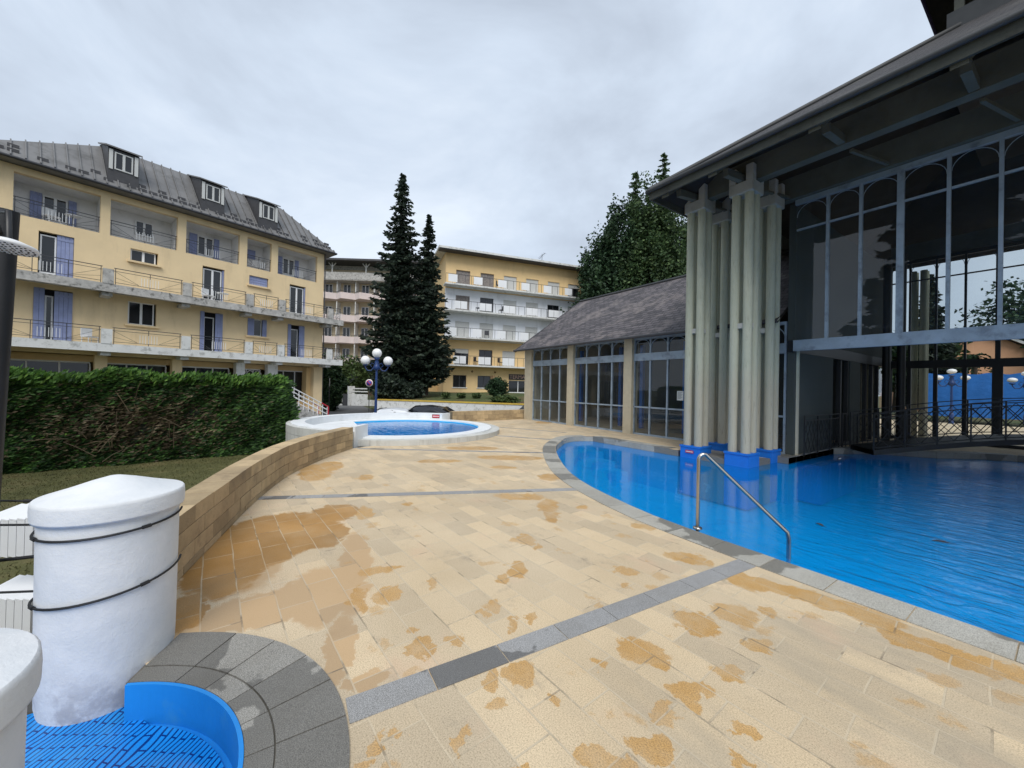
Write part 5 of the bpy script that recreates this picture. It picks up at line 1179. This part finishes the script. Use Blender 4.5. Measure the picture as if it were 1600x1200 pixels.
# shrubs
def shrub(px,t,z,r,h,lab,mat,n=2500,size=.2,seed=1,name='shrub',zc=None,cat='shrub'):
    random.seed(seed); o=thing(name,lab,cat,(*at(px,t),z),0,'street side shrubs'); m=MB()
    for k in range(5): a=k*1.3; m.tube([(0,0,0),(r*.4*math.cos(a),r*.4*math.sin(a),h*.6)],.04,5,r2=.01)
    m.build('plant_core','bark',o); mb=MB(); cloud(mb,(0,0,h*.52),(r,r,h*.5),n,size,shell=.3,lob=.2); raw(mb,'foliage',mat,o)
shrub(511,38,STREET,1.5,5.0,'large dark shrub beside the hotel corner','dark_leaf',5200,.26,51)
shrub(553,50,STREET,3.0,6.3,'green shrub growing over the street gate wall','shrub_leaf',4500,.26,52)
shrub(520,37,STREET,.8,2.6,'small dark shrub by the roadside left of the gate','dark_leaf',2000,.2,53)
shrub(607,31.5,.1,1.5,2.4,'dark bushy shrub at the foot of the tall spruce, left side','spruce',3500,.2,54)
shrub(640,31.8,.2,1.3,1.6,'low dark shrub at the foot of the tall spruce, right side','spruce',2500,.2,55)
shrub(777,32.5,.6,.85,1.7,'clipped round dark bush on the grass bank','dark_leaf',3800,.13,56)
for i,(px,t) in enumerate(((697,32.5),(721,32.2),(745,32))): shrub(px,t,.55,.4,.45,('first','second','third')[i]+' tiny bush from the left on the grass bank','shrub_leaf',500,.11,60+i,'small_bush')
shrub(790,29,.30,1.0,.6,'spreading low bush at the right end of the grass bank','shrub_leaf',2600,.13,66)
# hedge
random.seed(77)
hg=thing('hedge','long clipped cypress hedge with a browned patch behind the lawn','hedge',(0,0,0))
HB0=Vector((-14.0,.95,0)); HB1=Vector((-12.9,-9.5,0)); hdv=(HB1-HB0).normalized(); hnr=Vector((-hdv.y,hdv.x,0))
if hnr.x<0: hnr=-hnr     # toward the deck
HL=(HB1-HB0).length; HH=2.22; TH=1.3
m=MB(); a=HB0-hnr*TH+hdv*.3; b=HB1-hnr*TH; c=HB1-hnr*.22; d=HB0-hnr*.22+hdv*.3; m.prism([a[:2],b[:2],c[:2],d[:2]],LAWN,LAWN+HH-.15); m.build('plant_core','hedge_inner_shade',hg)  # solid near-black box, shade between the leaves put into its colour
mb=MB()
def hpt(u,v,w): return HB0+hdv*u+hnr*w+Vector((0,0,LAWN+v))
def bulge(u,v): return .05*math.sin(u*1.7+v)+.04*math.sin(u*4.1-v*3)+.05*math.sin(v*5+u*2.3)+.04*math.sin(u*9+v*7)
def brown(u,v): return math.exp(-(((u-3.4)/1.7)**2+((v-1.0)/.75)**2))
def topz(u): return HH+.04*math.sin(u*1.1)+.03*math.sin(u*3.7)+.02*math.sin(u*8.3)+.12*math.exp(-((u-3.7)/.55)**2)
for _ in range(66000):
    u=random.uniform(0,HL)**1.0; 
    if random.random()<.35: u=random.uniform(0,7)
    v=random.uniform(0,1)*topz(u); w=bulge(u,v)-abs(random.gauss(0,.09)); bw_=brown(u,v)
    if random.random()<bw_*.45: continue
    p=hpt(u,v,w-(.12*bw_)); mb.cur=2 if random.random()<bw_*.85 else (1 if (v>topz(u)-.22 and random.random()<.55) or random.random()<.035 else 0)
    leaves(mb,[p],.058,2.6,lambda p:-hdv*1.0+Vector((0,0,.28))+hnr*.5,.75)
for _ in range(24000):                                    # top and end faces
    u=random.uniform(0,HL) if random.random()<.5 else random.uniform(0,7)
    p=hpt(u,topz(u)+random.gauss(0,.05),-random.uniform(-.1,TH)); mb.cur=1 if random.random()<.8 else 0; leaves(mb,[p],.07,2.2,lambda p:Vector((0,0,1))-hdv*.6,.8)
for _ in range(5000):
    v=random.uniform(0,HH); p=hpt(random.gauss(0,.09)+.1*math.sin(v*4)-.06,v,-random.uniform(-.05,TH)); mb.cur=0 if random.random()<.8 else 1; leaves(mb,[p],.085,2.3,lambda p:-hdv+Vector((0,0,.4)),.8)
raw(mb,'foliage',['hedge_leaf','hedge_tip','dry_leaf'],hg)
for _ in range(40):
    u=random.gauss(3.4,1.0); v=random.uniform(.3,1.9); p=hpt(u,v,bulge(u,v)+.02); q=p+Vector((random.gauss(0,.1),random.gauss(0,.25),random.gauss(.1,.25))); m=MB(); m.tube([p,p.lerp(q,.5)+Vector((.03,0,.03)),q],.009,4); m.build('bare_twig','dry_leaf',hg)
# lawn with grass blades
LW=[(-3.05,-.75),(-3.05,-12),(-15.5,-12),(-15.5,6),(-13,3.0),(-10.3,2.2)]+[(p[0],p[1]-.15) for p in wallp[::-1] if p[0]>-10]
m=MB(); tess(m,LW,[],LAWN); m.build('lawn','grass',kind='structure')
m=MB(); m.prism(LW,-1.16,LAWN-.004,caps=False); m.build('lawn_edge','mortar',kind='structure')
random.seed(5); mb=MB()
for _ in range(26000):
    x=random.uniform(-14.2,-4); y=random.uniform(-5,1.2)
    if x<-12.9+.0: pass
    lim=-.6+(-x-4)*.12 if x>-8 else .2+(-x-8)*.45
    if y>lim-.3: continue
    h=random.uniform(.015,.04); a=random.uniform(0,6.28); dx,dy=.008*math.cos(a),.008*math.sin(a); k=len(mb.v)
    mb.v+=[(x-dx,y-dy,LAWN),(x+dx,y+dy,LAWN),(x+random.gauss(0,.02),y+random.gauss(0,.02),LAWN+h)]; mb.f.append((k,k+1,k+2)); mb.mi.append(0); mb.sm.append(False)
g_=raw(mb,'grass_blades','grass'); g_['kind']='stuff'
